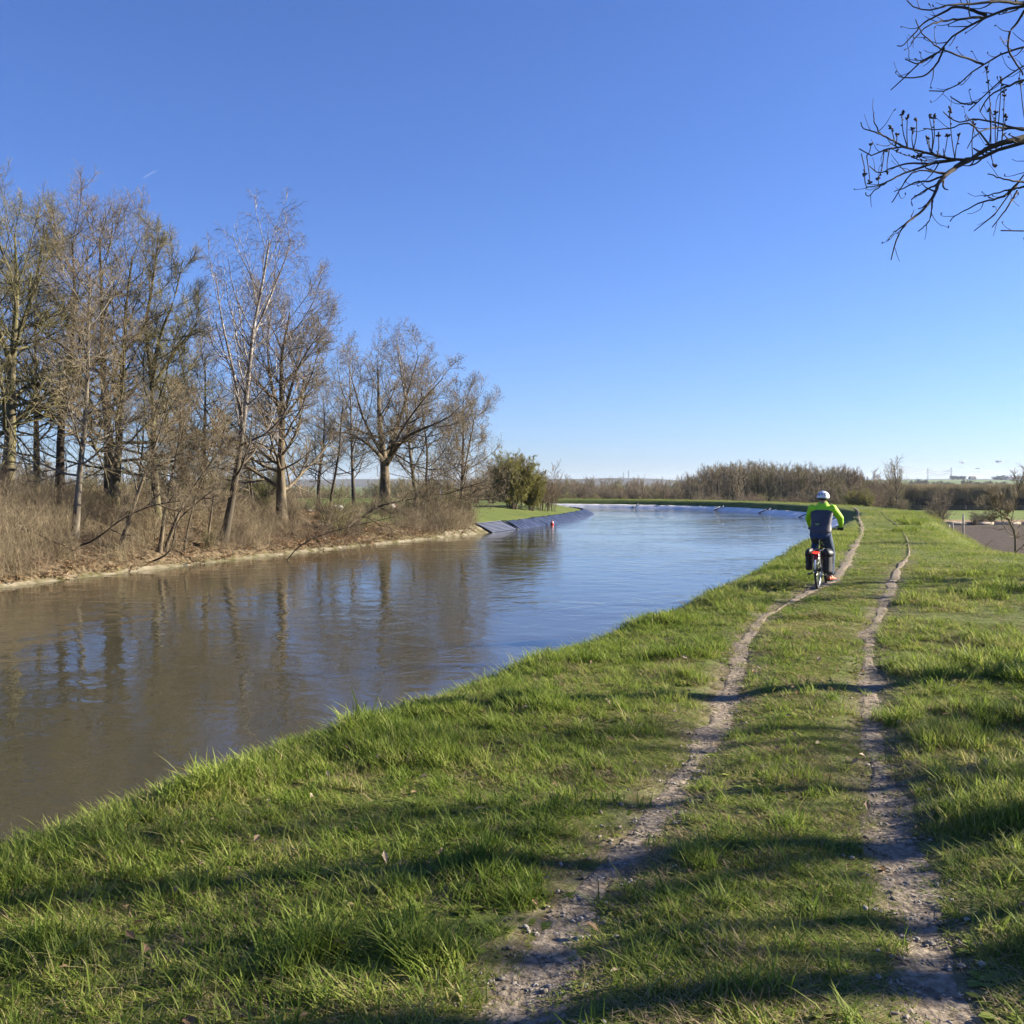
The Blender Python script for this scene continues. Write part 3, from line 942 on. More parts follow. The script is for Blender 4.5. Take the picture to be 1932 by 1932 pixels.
bank_tree('bare_tree', 'tall bare tree with twin trunks that fork at the foot, tallest of the left group', 'tree', 14, 38,
          [[(208, 900), (203, 800), (194, 700), (192, 560), (188, 440), (192, 335)], [(214, 905), (226, 810), (232, 700), (238, 580), (252, 470), (268, 380)]], 0.24,
          spec_tree('bark_moss', 'twig', L1=0.42, n1=20, n2=9, t0=0.2))
bank_tree('bare_tree', 'mossy bare tree whose crown fans out to the right over the gap', 'tree', 15, 39,
          [[(296, 945), (290, 850), (287, 740), (281, 680), (272, 610), (270, 540)]], 0.19, spec_tree('bark_moss', 'twig_olive', n1=17, L1=0.52, t0=0.2, n2=10),
          limbs=[([(288, 720), (300, 640, -1), (330, 560, -1.5), (352, 450, -2)], 0.09, 0.015), ([(287, 735), (325, 670, 0.5), (365, 620, 1), (392, 560, 1)], 0.09, 0.015), ([(275, 610), (290, 520), (300, 440), (305, 400)], 0.07, 0.015)])
bank_tree('birch_tree', 'tall silver birch with white upper stems and fine drooping purple-brown twigs', 'tree', 16, 39,
          [[(420, 1036), (436, 950), (455, 830), (468, 720), (480, 610), (500, 510), (516, 400)]], 0.16,
          spec_tree('bark_birch', 'twig_birch', n1=22, L1=0.34, t0=0.2, a1=(58, 22), up=0.5, n2=7, n3=4, n4=3, cut=0.92, droop4=0.9, tw=0.0045),
          limbs=[([(458, 800), (440, 700, -0.5), (418, 600, -1), (402, 470, -1.2)], 0.075, 0.012), ([(476, 640), (510, 560, 0.6), (545, 470, 0.8), (556, 415, 0.8)], 0.06, 0.012)])
bank_tree('bare_tree', 'broad bare tree with a thick straight trunk just right of the birch', 'tree', 17, 46,
          [[(532, 985), (530, 880), (533, 780), (530, 690), (545, 600), (560, 505)]], 0.26, spec_tree('bark', 'twig', n1=24, L1=0.5, t0=0.14, buds=(2, 0.013, 0.05)),
          limbs=[([(533, 790), (560, 700, -1), (595, 640, -1.5), (628, 600, -2)], 0.10, 0.015), ([(532, 800), (510, 710, 1), (505, 630, 1), (520, 560, 1)], 0.10, 0.015)])
bank_tree('bare_tree', 'small thin bare tree leaning right in front of the green field', 'tree', 18, 50,
          [[(618, 985), (628, 920), (640, 850), (644, 790), (652, 720)]], 0.085, spec_tree('bark_dark', 'twig', n1=10, L1=0.42, t0=0.3, n2=6, n3=6, n4=3))
bank_tree('bare_tree', 'massive bare tree with a short thick trunk and wide low limbs', 'tree', 19, 58,
          [[(726, 990), (726, 940), (726, 890), (722, 850), (716, 790), (714, 700), (722, 640)]], 0.38, spec_tree('bark', 'twig', n1=9, L1=0.48, t0=0.4, n2=7, buds=(2, 0.017, 0.07), tw=0.0065),
          limbs=[([(728, 880), (760, 830, -1), (800, 808, -2), (850, 785, -2), (890, 740, -2)], 0.15, 0.02),
                 ([(726, 870), (690, 835, -1), (645, 815, -1), (600, 830, -1)], 0.12, 0.02),
                 ([(726, 865), (752, 800, 1), (775, 720, 1), (800, 640, 1)], 0.13, 0.02),
                 ([(724, 860), (690, 800, 1), (668, 730, 2), (650, 660, 2)], 0.12, 0.02),
                 ([(726, 875), (765, 800, -2), (820, 730, -3), (862, 690, -3)], 0.11, 0.02)])
bank_tree('bare_tree', 'thin upright bare tree standing in the bushes right of the massive wide-limbed tree', 'tree', 20, 60,
          [[(802, 1000), (803, 920), (806, 850), (797, 780), (795, 700), (800, 680)]], 0.10, spec_tree('bark_dark', 'twig', n1=20, L1=0.46, t0=0.12, n2=8, buds=(2, 0.016, 0.06)))
bank_tree('bare_tree', 'rounded bare tree with two thin trunks, last in the tall row', 'tree', 21, 62,
          [[(868, 1000), (872, 900), (874, 820), (874, 740), (878, 700)], [(860, 1000), (878, 880), (895, 790), (900, 740)]], 0.12,
          spec_tree('bark', 'twig', n1=20, L1=0.48, t0=0.12, n2=8, buds=(2, 0.017, 0.07)))

# more trees of the same kinds stand behind the row
ROW = {}
for o in bpy.data.objects:
    if o.get('group') == BG:
        ROW[o['label'].split(',')[0]] = o
rowl = list(ROW.values())
for k, (src, px, Y, sc, rz, lab) in enumerate([
    (1, 70, 43, 0.92, 2.0, 'dark bare tree standing behind the gap between the first two trunks'),
    (6, 255, 45, 0.86, 1.2, 'bare tree behind the gap right of the twin trunks'),
    (4, 340, 47, 0.80, 3.3, 'bare tree filling the gap left of the birch, set back from the water'),
    (1, 385, 44, 0.70, 5.2, 'lower dark bare tree close behind the leaning young stems'),
    (6, 480, 52, 0.82, 2.6, 'bare tree half hidden behind the birch'),
    (1, 600, 56, 0.66, 0.7, 'lower bare tree behind the broad one, seen over the field gap'),
    (10, 668, 62, 0.80, 1.9, 'thin-stemmed bare tree left of the massive wide-limbed one'),
    (10, 790, 68, 0.95, 3.9, 'thin-stemmed bare tree behind the right side of the massive one'),
    (0, -60, 38, 0.95, 1.0, 'bare mossy tree mostly cut off by the left edge'),
]):
    c = copy_tree(rowl[src]); x = px_x(px, Y)
    c.location = (x, Y, gz(x, Y) - 0.12); c.rotation_euler = (0, 0, rz); c.scale = (sc, sc, sc)
    c['label'] = lab

# young leaning stems on the leafy slope
sap = spec_tree('bark', 'twig', n1=11, L1=0.34, t0=0.35, a1=(60, 30), n2=6, n3=5, n4=3, up=0.3)
LEAN = 'young trees leaning on the leafy bank'
for k, (Y, r, tr, lab) in enumerate([
    (33.5, 0.10, [(222, 1032), (250, 960), (275, 890), (300, 820), (335, 690)], 'young tree leaning right, its foot near the water below the twin-trunked tree'),
    (35.0, 0.085, [(300, 1032), (312, 960), (328, 880), (343, 800), (350, 700)], 'straighter of two young stems rising side by side left of the birch'),
    (35.3, 0.08, [(308, 1034), (335, 975), (365, 920), (400, 870), (450, 790)], 'more slanted of two young stems rising side by side left of the birch'),
    (35.8, 0.045, [(345, 1030), (358, 980), (382, 900), (410, 800), (420, 740)], 'very thin leaning sapling between the paired stems and the birch'),
    (36.2, 0.035, [(330, 1022), (331, 960), (336, 870), (340, 780)], 'very thin upright sapling behind the paired young stems'),
    (37.4, 0.05, [(388, 1032), (400, 960), (412, 880), (430, 780)], 'thin pale sapling close to the left side of the birch'),
]):
    bank_tree('young_tree', lab, 'tree', 40 + k, Y, [tr], r, sap, group=LEAN, r1=0.012)

# low dead-looking boughs that hang over the slope
def bough(label, seed, Y, pts, r0, r1):
    base = px_path(pts, Y)[0]
    P = [base] + [tuple(at(p[0], p[1], Y + (p[2] if len(p) > 2 else 0))) for p in pts[1:]]
    sp = spec_tree('bark_dark' if seed != 53 else 'bark', 'twig', n1=8, L1=0.3, t0=0.35, n2=5, n3=4, n4=3, up=0.3, flare=1.1)
    plant('leaning_bough', label, 'bough', base, tree_meshes(seed, [(P, r0, r1)], sp, base), 'dark boughs low on the far bank')
bough('dark crooked bough arching over the leaf litter at the left edge', 51, 30.5, [(-30, 1075), (0, 1025), (28, 1000), (60, 1003), (100, 1022), (125, 1030)], 0.045, 0.018)
bough('dark bough rising to the right from the slope under the pale-sided tree', 52, 32, [(120, 1090), (175, 1020), (230, 980), (285, 955), (340, 945)], 0.032, 0.012)
bough('long thin dark bough reaching right from the kerb below the birch', 53, 37.4, [(512, 1046), (560, 1035), (620, 1005), (700, 985), (745, 975)], 0.028, 0.010)
bough('curved dark bough at the kerb below the paired young stems', 54, 33.8, [(275, 1068), (320, 1040), (335, 985), (365, 955), (400, 925)], 0.035, 0.012)
bough('black broken limb leaning out of the bush in front of the massive wide-limbed tree', 55, 49, [(618, 1020), (640, 1000), (672, 985), (705, 960), (735, 950), (785, 940)], 0.10, 0.02)

# shrubs of the far bank: six grown once, then copied
def shrub_meshes(seed, H, n, twig_, leaf=None, spread=0.45, thick=0.02, n2=7, n3=6, n4=3, tw=0.006):
    g = random.Random(seed)
    stems = []
    for k in range(n):
        a = g.uniform(0, 6.28); s = g.uniform(0.2, 1) * spread * H
        q = 0.12 * H * g.random()
        b = (q * math.cos(a), q * math.sin(a), -0.1)
        h = H * g.uniform(0.6, 1.0)
        stems.append(([b, (b[0] + 0.35 * s * math.cos(a), b[1] + 0.35 * s * math.sin(a), h * 0.5), (b[0] + s * math.cos(a), b[1] + s * math.sin(a), h)], thick * g.uniform(0.7, 1.3), 0.008))
    sp = dict(bark='bark', twig=twig_, n0=7, flare=1.1,
              l1=lvl(n2, 0.15, 1.0, (50, 30), 0.45, 4, 0.6, 0.008, up=0.3, wander=0.15, taper=0.4),
              l2=lvl(n3, 0.1, 1.0, (45, 30), 0.5, 3, 0.7, tw, up=0.2, wander=0.18, taper=0.3),
              l3=lvl(n4, 0.1, 1.0, (45, 30), 0.55, 2, 0.7, tw * 0.85, up=0.1, wander=0.2, taper=0.3, lenmin=0.1), l2wood=False)
    if leaf:
        sp['leaf'] = leaf
    return tree_meshes(seed, stems, sp, (0, 0, 0))
SH = [shrub_meshes(60, 2.0, 9, 'twig'), shrub_meshes(61, 1.7, 10, 'twig_straw', spread=0.6), shrub_meshes(62, 2.4, 7, 'twig_red'), shrub_meshes(63, 2.2, 9, 'twig_olive')]
g = random.Random(8)
def water_px(px):
    """distance of the far waterline seen in picture column px"""
    k = np.abs((LCd[:, 0] / np.maximum(LCd[:, 1], 1)) * F + 966 - px + 1e6 * (LCd[:, 1] < 3)).argmin()
    return LCd[k, 1]
SHG = 'leafless shrubs on the far bank under the tall trees'
KIND = ['grey-brown tangled shrub', 'straw-coloured arching shrub', 'reddish upright shrub', 'olive-tinged shrub']
def zone(px):
    for lim, nm in ((95, 'at the left edge of the far bank'), (260, 'below the twin-trunked tree'), (400, 'among the leaning young stems'), (480, 'round the foot of the birch'), (600, 'below the broad tree right of the birch'), (690, 'by the small leaning tree in front of the field'), (770, 'below the massive wide-limbed tree'), (9999, 'round the last thin trees of the row')):
        if px < lim:
            return nm
def put_shrub(px, Y, k, sc, group=SHG):
    x = px_x(px, Y); label = KIND[k] + ' ' + zone(px)
    return plant('bare_shrub', label, 'shrub', (x, Y, gz(x, Y) - 0.05), SH[k], group, g.uniform(0, 6.28), (sc * g.uniform(0.9, 1.25), sc * g.uniform(0.9, 1.25), sc))
for k in range(104):
    px = -70 + 960 * ((k + g.random()) / 104)
    W = water_px(px)
    back = g.choice([g.uniform(0.7, 2.0), g.uniform(2, 6), g.uniform(5, 10)])
    if 560 < px < 690 and back > 3.5:
        back = g.uniform(0.9, 2.0)
    sc = g.uniform(0.42, 0.85) * (0.62 if back < 2.2 else 1.0) * (1.25 if px > 780 else 1.0)
    if px < 95:
        sc *= 1.45
    put_shrub(px, W + back, g.choice([0, 1, 2, 3] if px > 150 else [0, 2, 2, 1]), sc)
for px, Y, k, sc in [(625, 47.5, 0, 0.75), (640, 47.0, 3, 0.7), (655, 48, 1, 0.6), (790, 57.0, 0, 1.0), (775, 58, 3, 1.0), (815, 59, 0, 1.05), (835, 60, 3, 1.0), (850, 60.5, 1, 0.9), (872, 61, 0, 0.85)]:
    put_shrub(px, Y, k, sc)
spring = shrub_meshes(70, 3.0, 8, 'twig_olive', leaf=(3, 0.055, 'leaf_spring'), spread=0.35)
for px, Y, lab in [(335, 43, 'young bush just coming into fresh green leaf behind the leaning stems'), (498, 47, 'fresh green bush half hidden between the birch and the broad tree')]:
    x = px_x(px, Y)
    plant('green_bush', lab, 'bush', (x, Y, gz(x, Y) - 0.05), spring, 'bushes coming into leaf on the far bank', px * 0.1, 0.95 if px < 400 else 0.7)

# ------------------------------------------------------------------ bushes on the left promontory
olive = shrub_meshes(71, 3.5, 26, 'twig_olive', leaf=(7, 0.10, 'leaf_olive'), spread=0.40, thick=0.03, n2=9, tw=0.009)
redb = shrub_meshes(72, 3.4, 14, 'twig_red', spread=0.34, thick=0.03, n2=9, tw=0.010)
darkb = shrub_meshes(73, 2.2, 14, 'twig', spread=0.5, thick=0.03, n2=8, tw=0.009)
for nm, px, Y, ms, sc, lab in [
    ('round_bush', 968, 78, olive, 1.1, 'big round olive-green bush on the grassy point of the far bank'),
    ('round_bush', 1004, 80, olive, 0.82, 'narrower yellow-green bush pressed against the right of the round olive one'),
    ('round_bush', 1024, 82, redb, 1.05, 'reddish-brown leafless bush at the right end of the point'),
    ('round_bush', 1040, 84, redb, 0.82, 'low brown bush at the very tip of the point'),
    ('round_bush', 925, 92, darkb, 1.35, 'dark shaded bush behind the round olive bush'),
    ('round_bush', 900, 96, darkb, 1.2, 'dark low bush nearest the last tall tree'),
    ('round_bush', 945, 100, redb, 1.2, 'brown bush showing above the dark shaded bushes')]:
    x = px_x(px, Y)
    plant(nm, lab, 'bush', (x, Y, gz(x, Y) - 0.05), ms, 'bushes on the grassy point', px * 0.37, sc)
bank_tree('bare_tree', 'slim bare tree rising above the round olive bush', 'tree', 30, 86,
          [[(985, 962), (985, 930), (984, 890), (986, 858)]], 0.10, spec_tree('bark', 'twig', n1=13, L1=0.42, t0=0.3, a1=(40, 22), n2=6, n3=5, n4=3, tw=0.011), group='bushes on the grassy point')

# ------------------------------------------------------------------ the tree on the dike slope whose boughs hang into view
def crop8(P, Y):
    """course of a bough read off the photograph, standing Y metres ahead"""
    out = []
    for i, p in enumerate(P):
        out.append(tuple(at((2424 + p[0] / 2.415) * 0.6389, p[1] / 2.415 * 0.6389, Y + (p[2] if len(p) > 2 else 0))))
    return out
NB = [  # main course, start radius, end radius, distance
    ([(2300, 700, 0.6), (1800, 900, 0.3), (1449, 1015), (1300, 1052), (1160, 1120), (1060, 1140), (960, 1138), (830, 1110), (700, 1075), (600, 1050), (520, 1045), (420, 1085), (310, 1112), (268, 1058)], 0.055, 0.0045, 9.6),
    ([(1449, 985, 0.1), (1330, 1010), (1230, 1045), (1160, 1075), (1080, 1125)], 0.03, 0.018, 9.6),
    ([(600, 1050), (540, 1020), (430, 960, -0.1), (310, 915, -0.2), (285, 875, -0.2)], 0.009, 0.004, 9.6),
    ([(430, 960, -0.1), (385, 880, -0.1), (375, 800, -0.1)], 0.006, 0.004, 9.6),
    ([(960, 1140), (800, 1165, 0.2), (650, 1165, 0.3), (520, 1190, 0.4), (420, 1235, 0.4), (345, 1185, 0.4)], 0.013, 0.004, 9.6),
    ([(830, 1158, 0.2), (700, 1200, 0.1), (560, 1250), (470, 1300, -0.1), (350, 1335, -0.2), (320, 1320, -0.2), (312, 1260, -0.2)], 0.012, 0.004, 9.6),
    ([(470, 1300, -0.1), (400, 1345, -0.1), (335, 1400, -0.1), (318, 1375, -0.1)], 0.006, 0.004, 9.6),
    ([(1060, 1140), (980, 1180, -0.1), (900, 1240, -0.2), (840, 1310, -0.3), (800, 1400, -0.4), (760, 1460, -0.5), (690, 1530, -0.5), (600, 1600, -0.6), (550, 1690, -0.6), (520, 1770, -0.6), (503, 1855, -0.6)], 0.024, 0.004, 9.6),
    ([(600, 1600, -0.6), (520, 1660, -0.6), (475, 1715, -0.6)], 0.006, 0.004, 9.6),
    ([(840, 1310, -0.3), (740, 1360, -0.4), (650, 1420, -0.5), (655, 1470, -0.5)], 0.009, 0.004, 9.6),
    ([(900, 1240, -0.2), (780, 1290, -0.1), (680, 1300), (600, 1340, 0.1), (520, 1365, 0.1)], 0.010, 0.004, 9.6),
    ([(800, 1400, -0.4), (785, 1520, -0.3), (760, 1590, -0.3), (690, 1650, -0.3)], 0.008, 0.004, 9.6),
    ([(900, 1240, -0.2), (700, 1220, -0.3), (610, 1280, -0.4), (560, 1370, -0.4), (505, 1445, -0.4)], 0.008, 0.004, 9.6),
    ([(2100, -60, 0.4), (1449, 40), (1300, 70), (1180, 120), (1050, 190), (950, 250), (880, 340), (800, 400), (700, 450), (610, 540), (560, 600), (500, 640)], 0.04, 0.0045, 9.2),
    ([(800, 400), (690, 455, -0.1), (600, 420, -0.1)], 0.008, 0.004, 9.2),
    ([(880, 340), (830, 450, 0.1), (740, 540, 0.2), (640, 555, 0.2), (550, 545, 0.2)], 0.010, 0.004, 9.2),
    ([(1180, 110), (1040, 60, 0.1), (940, 55, 0.2), (850, 100, 0.3), (740, 160, 0.3), (680, 220, 0.3), (610, 300, 0.3), (580, 330, 0.3), (540, 328, 0.3)], 0.014, 0.004, 9.2),
    ([(1600, -30, 0.2), (1449, 20), (1250, 10, -0.2), (1050, 30, -0.3), (900, 40, -0.4), (750, 75, -0.4), (650, 40, -0.4), (620, 0, -0.4)], 0.018, 0.004, 9.2),
    ([(1180, 120), (1000, 135, -0.2), (880, 150, -0.3), (780, 180, -0.4), (720, 220, -0.4), (640, 310, -0.4)], 0.012, 0.004, 9.2),
    ([(2200, 120, 0.5), (1449, 335), (1290, 385), (1160, 460), (1080, 510), (1000, 590), (930, 625), (850, 660), (790, 670), (770, 648)], 0.028, 0.0045, 9.9),
    ([(1160, 460), (1050, 420, -0.1), (950, 385, -0.2), (850, 345, -0.2), (740, 255, -0.3), (690, 170, -0.3), (680, 140, -0.3)], 0.010, 0.004, 9.9),
    ([(2100, 150, 0.3), (1449, 470), (1340, 530), (1250, 610), (1170, 680), (1110, 730), (1050, 790)], 0.022, 0.005, 9.4),
    ([(1110, 730), (1020, 745, -0.1), (950, 710, -0.1), (925, 685, -0.1)], 0.008, 0.004, 9.4),
    ([(1700, 480, 0.2), (1449, 570), (1370, 600), (1270, 640), (1190, 700), (1130, 800)], 0.016, 0.005, 9.4),
    ([(2000, 900, 0.6), (1449, 1260), (1380, 1330), (1310, 1440), (1240, 1530), (1180, 1590), (1090, 1650)], 0.022, 0.004, 9.0),
    ([(1400, 1310), (1340, 1380, 0.1), (1280, 1410, 0.1), (1160, 1440, 0.2), (1050, 1490, 0.2), (960, 1540, 0.2), (917, 1580, 0.2)], 0.010, 0.004, 9.0),
    ([(1400, 1360), (1330, 1480, -0.1), (1270, 1560, -0.1), (1220, 1620, -0.1)], 0.009, 0.004, 9.0),
    ([(1449, 1330), (1360, 1350, 0.1), (1280, 1370, 0.1), (1160, 1400, 0.1)], 0.009, 0.004, 9.0),
    ([(1460, 1300), (1330, 1285, -0.1), (1250, 1260, -0.1), (1190, 1240, -0.1)], 0.009, 0.004, 9.0),
    ([(1900, 1560, 0.4), (1449, 1660), (1330, 1665), (1285, 1640)], 0.014, 0.005, 9.0),
    ([(1500, 920), (1300, 910), (1200, 915, -0.2), (1100, 970, -0.3), (1040, 1060, -0.3)], 0.012, 0.004, 9.9),
    ([(1500, 930), (1380, 915), (1240, 875, 0.1), (1100, 850, 0.2), (970, 870, 0.2), (870, 795, 0.2)], 0.012, 0.004, 9.9),
    ([(1449, 80), (1400, 160, 0.2), (1345, 240, 0.2), (1340, 360, 0.2), (1400, 460, 0.2), (1449, 540, 0.2)], 0.012, 0.006, 9.5),
    ([(1210, 1045), (1130, 940, -0.1), (1040, 880, -0.2), (900, 920, -0.2), (730, 918, -0.2)], 0.009, 0.004, 9.6),
]
def near_tree():
    g = np.random.default_rng(5)
    base = Vector((8.9, 10.6, gz(8.9, 10.6) - 0.2))
    wood = []; tw = []
    hub = {0: 4.9, 13: 8.0, 19: 6.6, 21: 6.9, 24: 4.2, 29: 3.2}
    trunk = catmull3([tuple(base), (8.85, 10.5, 0.5), (8.6, 10.35, 2.6), (8.35, 10.2, 4.5), (8.2, 10.1, 6.8), (8.3, 10.2, 9.0), (8.6, 10.3, 11.2)], 18)
    wood.append((trunk[None], np.linspace(0.19, 0.03, 18)[None] * (1 + 0.4 * np.exp(-np.linspace(0, 1, 18) * 14))[None], 9))
    for k, (P, r0, r1, Y) in enumerate(NB):
        pts = crop8(P, Y)
        if k in hub:
            kk = np.abs(trunk[:, 2] - hub[k]).argmin()
            pts = [tuple(trunk[kk])] + pts
        n = 8 + 2 * len(pts)
        Q = catmull3(pts, n)
        Q[1:] += g.normal(0, 0.0028, Q[1:].shape)
        Rd = r0 + (r1 - r0) * np.linspace(0, 1, n) ** 0.8
        Rd = Rd * 1.15
        wood.append((Q[None], Rd[None], 6))
        Lb = np.linalg.norm(np.diff(Q, axis=0), axis=1).sum()
        # side twigs: some rise stiffly, some curl down and up again
        cnt = max(2, int(Lb * 5))
        A, RA = sprout(g, Q[None], Rd[None], cnt, 0.45 if k in hub else 0.15, 0.97, (55, 35), 0.26, 5, 0.6, 0.0036, up=0.35, wander=0.16, taper=0.35, absolute=True)
        tw.append((A, RA, 4))
        bpts, br = tip_buds(g, A[::2], RA[::2], 1, 0.007, 0.026); tw.append((bpts, br, 5))
    # upright shoots set with flower buds, on top of the main bough
    main = catmull3(crop8(NB[0][0], 9.6), 60)
    up = []
    for cx, cy in [(500, 900), (545, 965), (578, 800), (617, 830), (655, 915), (683, 845), (755, 985), (770, 820), (803, 825), (838, 960), (918, 775), (905, 965), (990, 960), (1090, 880), (1178, 480), (1200, 780), (1250, 800), (1290, 560), (1325, 820), (1420, 560), (1245, 1195), (460, 1080), (515, 1065), (360, 1030), (650, 1120), (700, 1110), (310, 1255), (475, 1245), (405, 1285), (350, 1310), (1310, 650)]:
        tip = np.array(crop8([(cx, cy, g.uniform(-0.15, 0.15))], 9.6)[0])
        d = main - tip; d[:, 2] *= 0.35
        j = main[(np.abs(d).sum(1) + 4 * (main[:, 2] > tip[2] - 0.03)).argmin()]
        mid = j * 0.5 + tip * 0.5 + np.array([(tip[0] - j[0]) * 0.15 + g.normal(0, 0.018), g.normal(0, 0.02), -0.02])
        up.append(catmull3([j, mid, tip], 7))
    U = np.stack(up); RU = np.tile(np.linspace(0.0055, 0.0038, 7), (len(U), 1))
    tw.append((U, RU, 5))
    b = tip_buds(g, U[:, 5:], RU[:, 5:], 5, 0.0105, 0.03); tw.append((b[0], b[1], 6))
    b = tip_buds(g, U[::2, 3:6], RU[::2, 3:6], 3, 0.009, 0.022); tw.append((b[0], b[1], 6))
    # the rest of the crown, away from the picture
    c1, r1_ = sprout(g, trunk[None, 5:], np.linspace(0.14, 0.03, 13)[None], 9, 0.1, 0.98, (60, 30), 3.0, 7, 0.45, 0.02, up=0.4, wander=0.1, taper=0.55, absolute=True)
    keep = (c1[:, -1, 0] > 0.56 * c1[:, -1, 1] + 0.6) & (c1[:, 3, 0] > 0.56 * c1[:, 3, 1] + 0.6)
    c1 = c1[keep]; r1_ = r1_[keep]
    wood.append((c1, r1_, 5))
    c2, r2 = sprout(g, c1, r1_, 4, 0.2, 0.98, (50, 30), 0.42, 5, 0.6, 0.009, up=0.2, wander=0.14); tw.append((c2, r2, 4))
    c3, r3 = sprout(g, c2, r2, 3, 0.2, 0.98, (45, 30), 0.5, 3, 0.6, 0.005, up=0.2, wander=0.16); tw.append((c3, r3, 3))
    b = np.array(base)
    Vw, Qw = join_tubes(wood); Vt, Qt = join_tubes(tw)
    t = thing('overhanging_tree', 'near dark budding tree whose bare boughs hang in from the upper right corner', 'tree', base)
    link('trunk', raw_mesh('trunk', Vw - b, Qw, None, M['bark_dark']), t)
    link('crown', raw_mesh('crown', Vt - b, Qt, None, M['twig_dark']), t)
near_tree()

# trees further down the same slope: they stand beside the view and throw the bands of shade over the grass
shade = spec_tree('bark', 'twig', n1=10, L1=0.25, t0=0.45, a1=(55, 25), n2=5, n3=3, n4=1, up=0.6, tw=0.005)
SHADE = 'bare trees on the outer slope beside the track'
for k, (x, y, H, r, lx, ly, lab) in enumerate([
    (9.6, 5.15, 9, 0.28, -0.5, 0.3, 'bare tree on the outer slope nearest the viewer'),
    (10.2, 6.75, 10, 0.25, 0.3, 0.4, 'bare straight tree on the outer slope, second from the viewer'),
    (10.6, 8.3, 8, 0.17, -0.3, -0.6, 'thin bare tree on the outer slope leaning towards the viewer'),
    (12.6, 9.4, 9, 0.16, 0.2, 0.5, 'thin bare tree low on the outer slope behind the leaning one'),
    (16.0, 18.6, 9, 0.34, 0.6, 0.3, 'bare tree on the outer slope level with the cyclist'),
    (15.3, 20.8, 8, 0.32, 1.0, 0.2, 'bare tree on the outer slope just past the cyclist'),
]):
    b = (x, y, gz(x, y) - 0.15)
    st = [([b, (x + 0.1 * lx, y + 0.2 * ly, b[2] + 0.3 * H), (x + 0.4 * lx, y + 0.5 * ly, b[2] + 0.6 * H), (x + lx, y + ly, b[2] + H)], r, 0.03)]
    if k in (0, 2):
        st.append(([(x + 0.15, y + 0.05, b[2] + 0.5), (x + 0.4, y + 0.55, b[2] + 2.5), (x + 0.5, y + 0.8, b[2] + 5), (x + 0.8, y + 0.9, b[2] + 0.85 * H)], r * 0.75, 0.03))
    plant('bare_tree', lab, 'tree', b, tree_meshes(80 + k, st, shade, b), SHADE)

# spindly tree at the right edge, foot hidden by the dike
x = px_x(1916, 33)
sp = spec_tree('bark', 'twig', n1=10, L1=0.36, t0=0.12, n2=6, n3=4, n4=2, a1=(65, 30), tw=0.006)
b = (x, 33, gz(x, 33) - 0.1)
plant('bare_tree', 'spindly bare tree at the right edge beyond the dike shoulder', 'tree', b,
      tree_meshes(90, [([b, tuple(at(1915, 1010, 33)), tuple(at(1900, 975, 33)), tuple(at(1915, 940, 33)), tuple(at(1932, 890, 33))], 0.055, 0.010), ([tuple(at(1904, 980, 33)), tuple(at(1880, 960, 32.6)), tuple(at(1868, 935, 32.4))], 0.035, 0.01)], sp, b))

# ------------------------------------------------------------------ canal linings
def bank_strip(P, N, off, zf, closed=False):
    """sheet following a bank; off: (n, m) offsets towards land, zf(offset index array) heights"""
    X = P[:, 0, None] + N[:, 0, None] * off; Y = P[:, 1, None] + N[:, 1, None] * off
    return X, Y

def sheet_mesh(name, X, Y, Z, mat, thick=0.0, smooth=True):
    n, m = X.shape
    V = np.stack([X, Y, Z], -1).reshape(-1, 3)
    i = np.arange(n - 1)[:, None] * m; j = np.arange(m - 1)[None, :]
    Qq = np.stack([i + j, i + j + 1, i + m + j + 1, i + m + j], -1).reshape(-1, 4)
    if thick:
        nv = len(V)
        V = np.concatenate([V, V - np.array([0, 0, thick])])
        Q2 = Qq[:, ::-1] + nv
        rim = [(k, k + 1) for k in range(m - 1)] + [((q) * m + m - 1, (q + 1) * m + m - 1) for q in range(n - 1)] + [((n - 1) * m + k + 1, (n - 1) * m + k) for k in range(m - 1)] + [((q + 1) * m, q * m) for q in range(n - 1)]
        Q3 = np.array([(b_, a_, a_ + nv, b_ + nv) for a_, b_ in rim])
        Qq = np.concatenate([Qq, Q2, Q3])
    return raw_mesh(name, V, Qq, None, mat, smooth)

def along(P, N, s0, s1, step):
    S = arc(P); t = np.arange(s0, s1 + step * 0.5, step)
    return np.stack([np.interp(t, S, P[:, k]) for k in (0, 1)], 1), np.stack([np.interp(t, S, N[:, k]) for k in (0, 1)], 1), t

def arc_at_y(P, S, y, up_to):
    m = np.arange(len(P)) < up_to
    return S[np.abs(np.where(m, P[:, 1] - y, 1e9)).argmin()]

tipL = LCd[:, 0].argmax()
sA = arc_at_y(LCd, LS, 12, tipL); sB = arc_at_y(LCd, LS, 59.0, tipL)
lining = thing('concrete_lining', 'mossy pale concrete slabs edging the far bank at the waterline', 'canal lining', (0, 0, 0))
cs = sA; k = 0
while cs < sB:
    L = 2.4
    P, N, t = along(LCd, LN, cs + 0.02, min(cs + L, sB), 0.4)
    wv = 0.05 + 0.24 * fbm(t * 0.8, t * 0 + 4, 14, 3) + 0.8 * sstep(sB - 8, sB - 1, t)
    off = np.linspace(-0.12, 1, 6)[None] * wv[:, None]
    X, Y = bank_strip(P, N, off, None)
    base_z = -0.97 + np.clip(off + 0.12, 0, 9) * 0.52
    Z = np.maximum(base_z, terrain(X, Y)[0] + 0.015) + 0.03 * (fbm(X * 3, Y * 3, 31, 2) - .5)
    link('concrete_slab', sheet_mesh('concrete_slab', X, Y, Z, M['concrete'], 0.12, False), lining)
    cs += L; k += 1

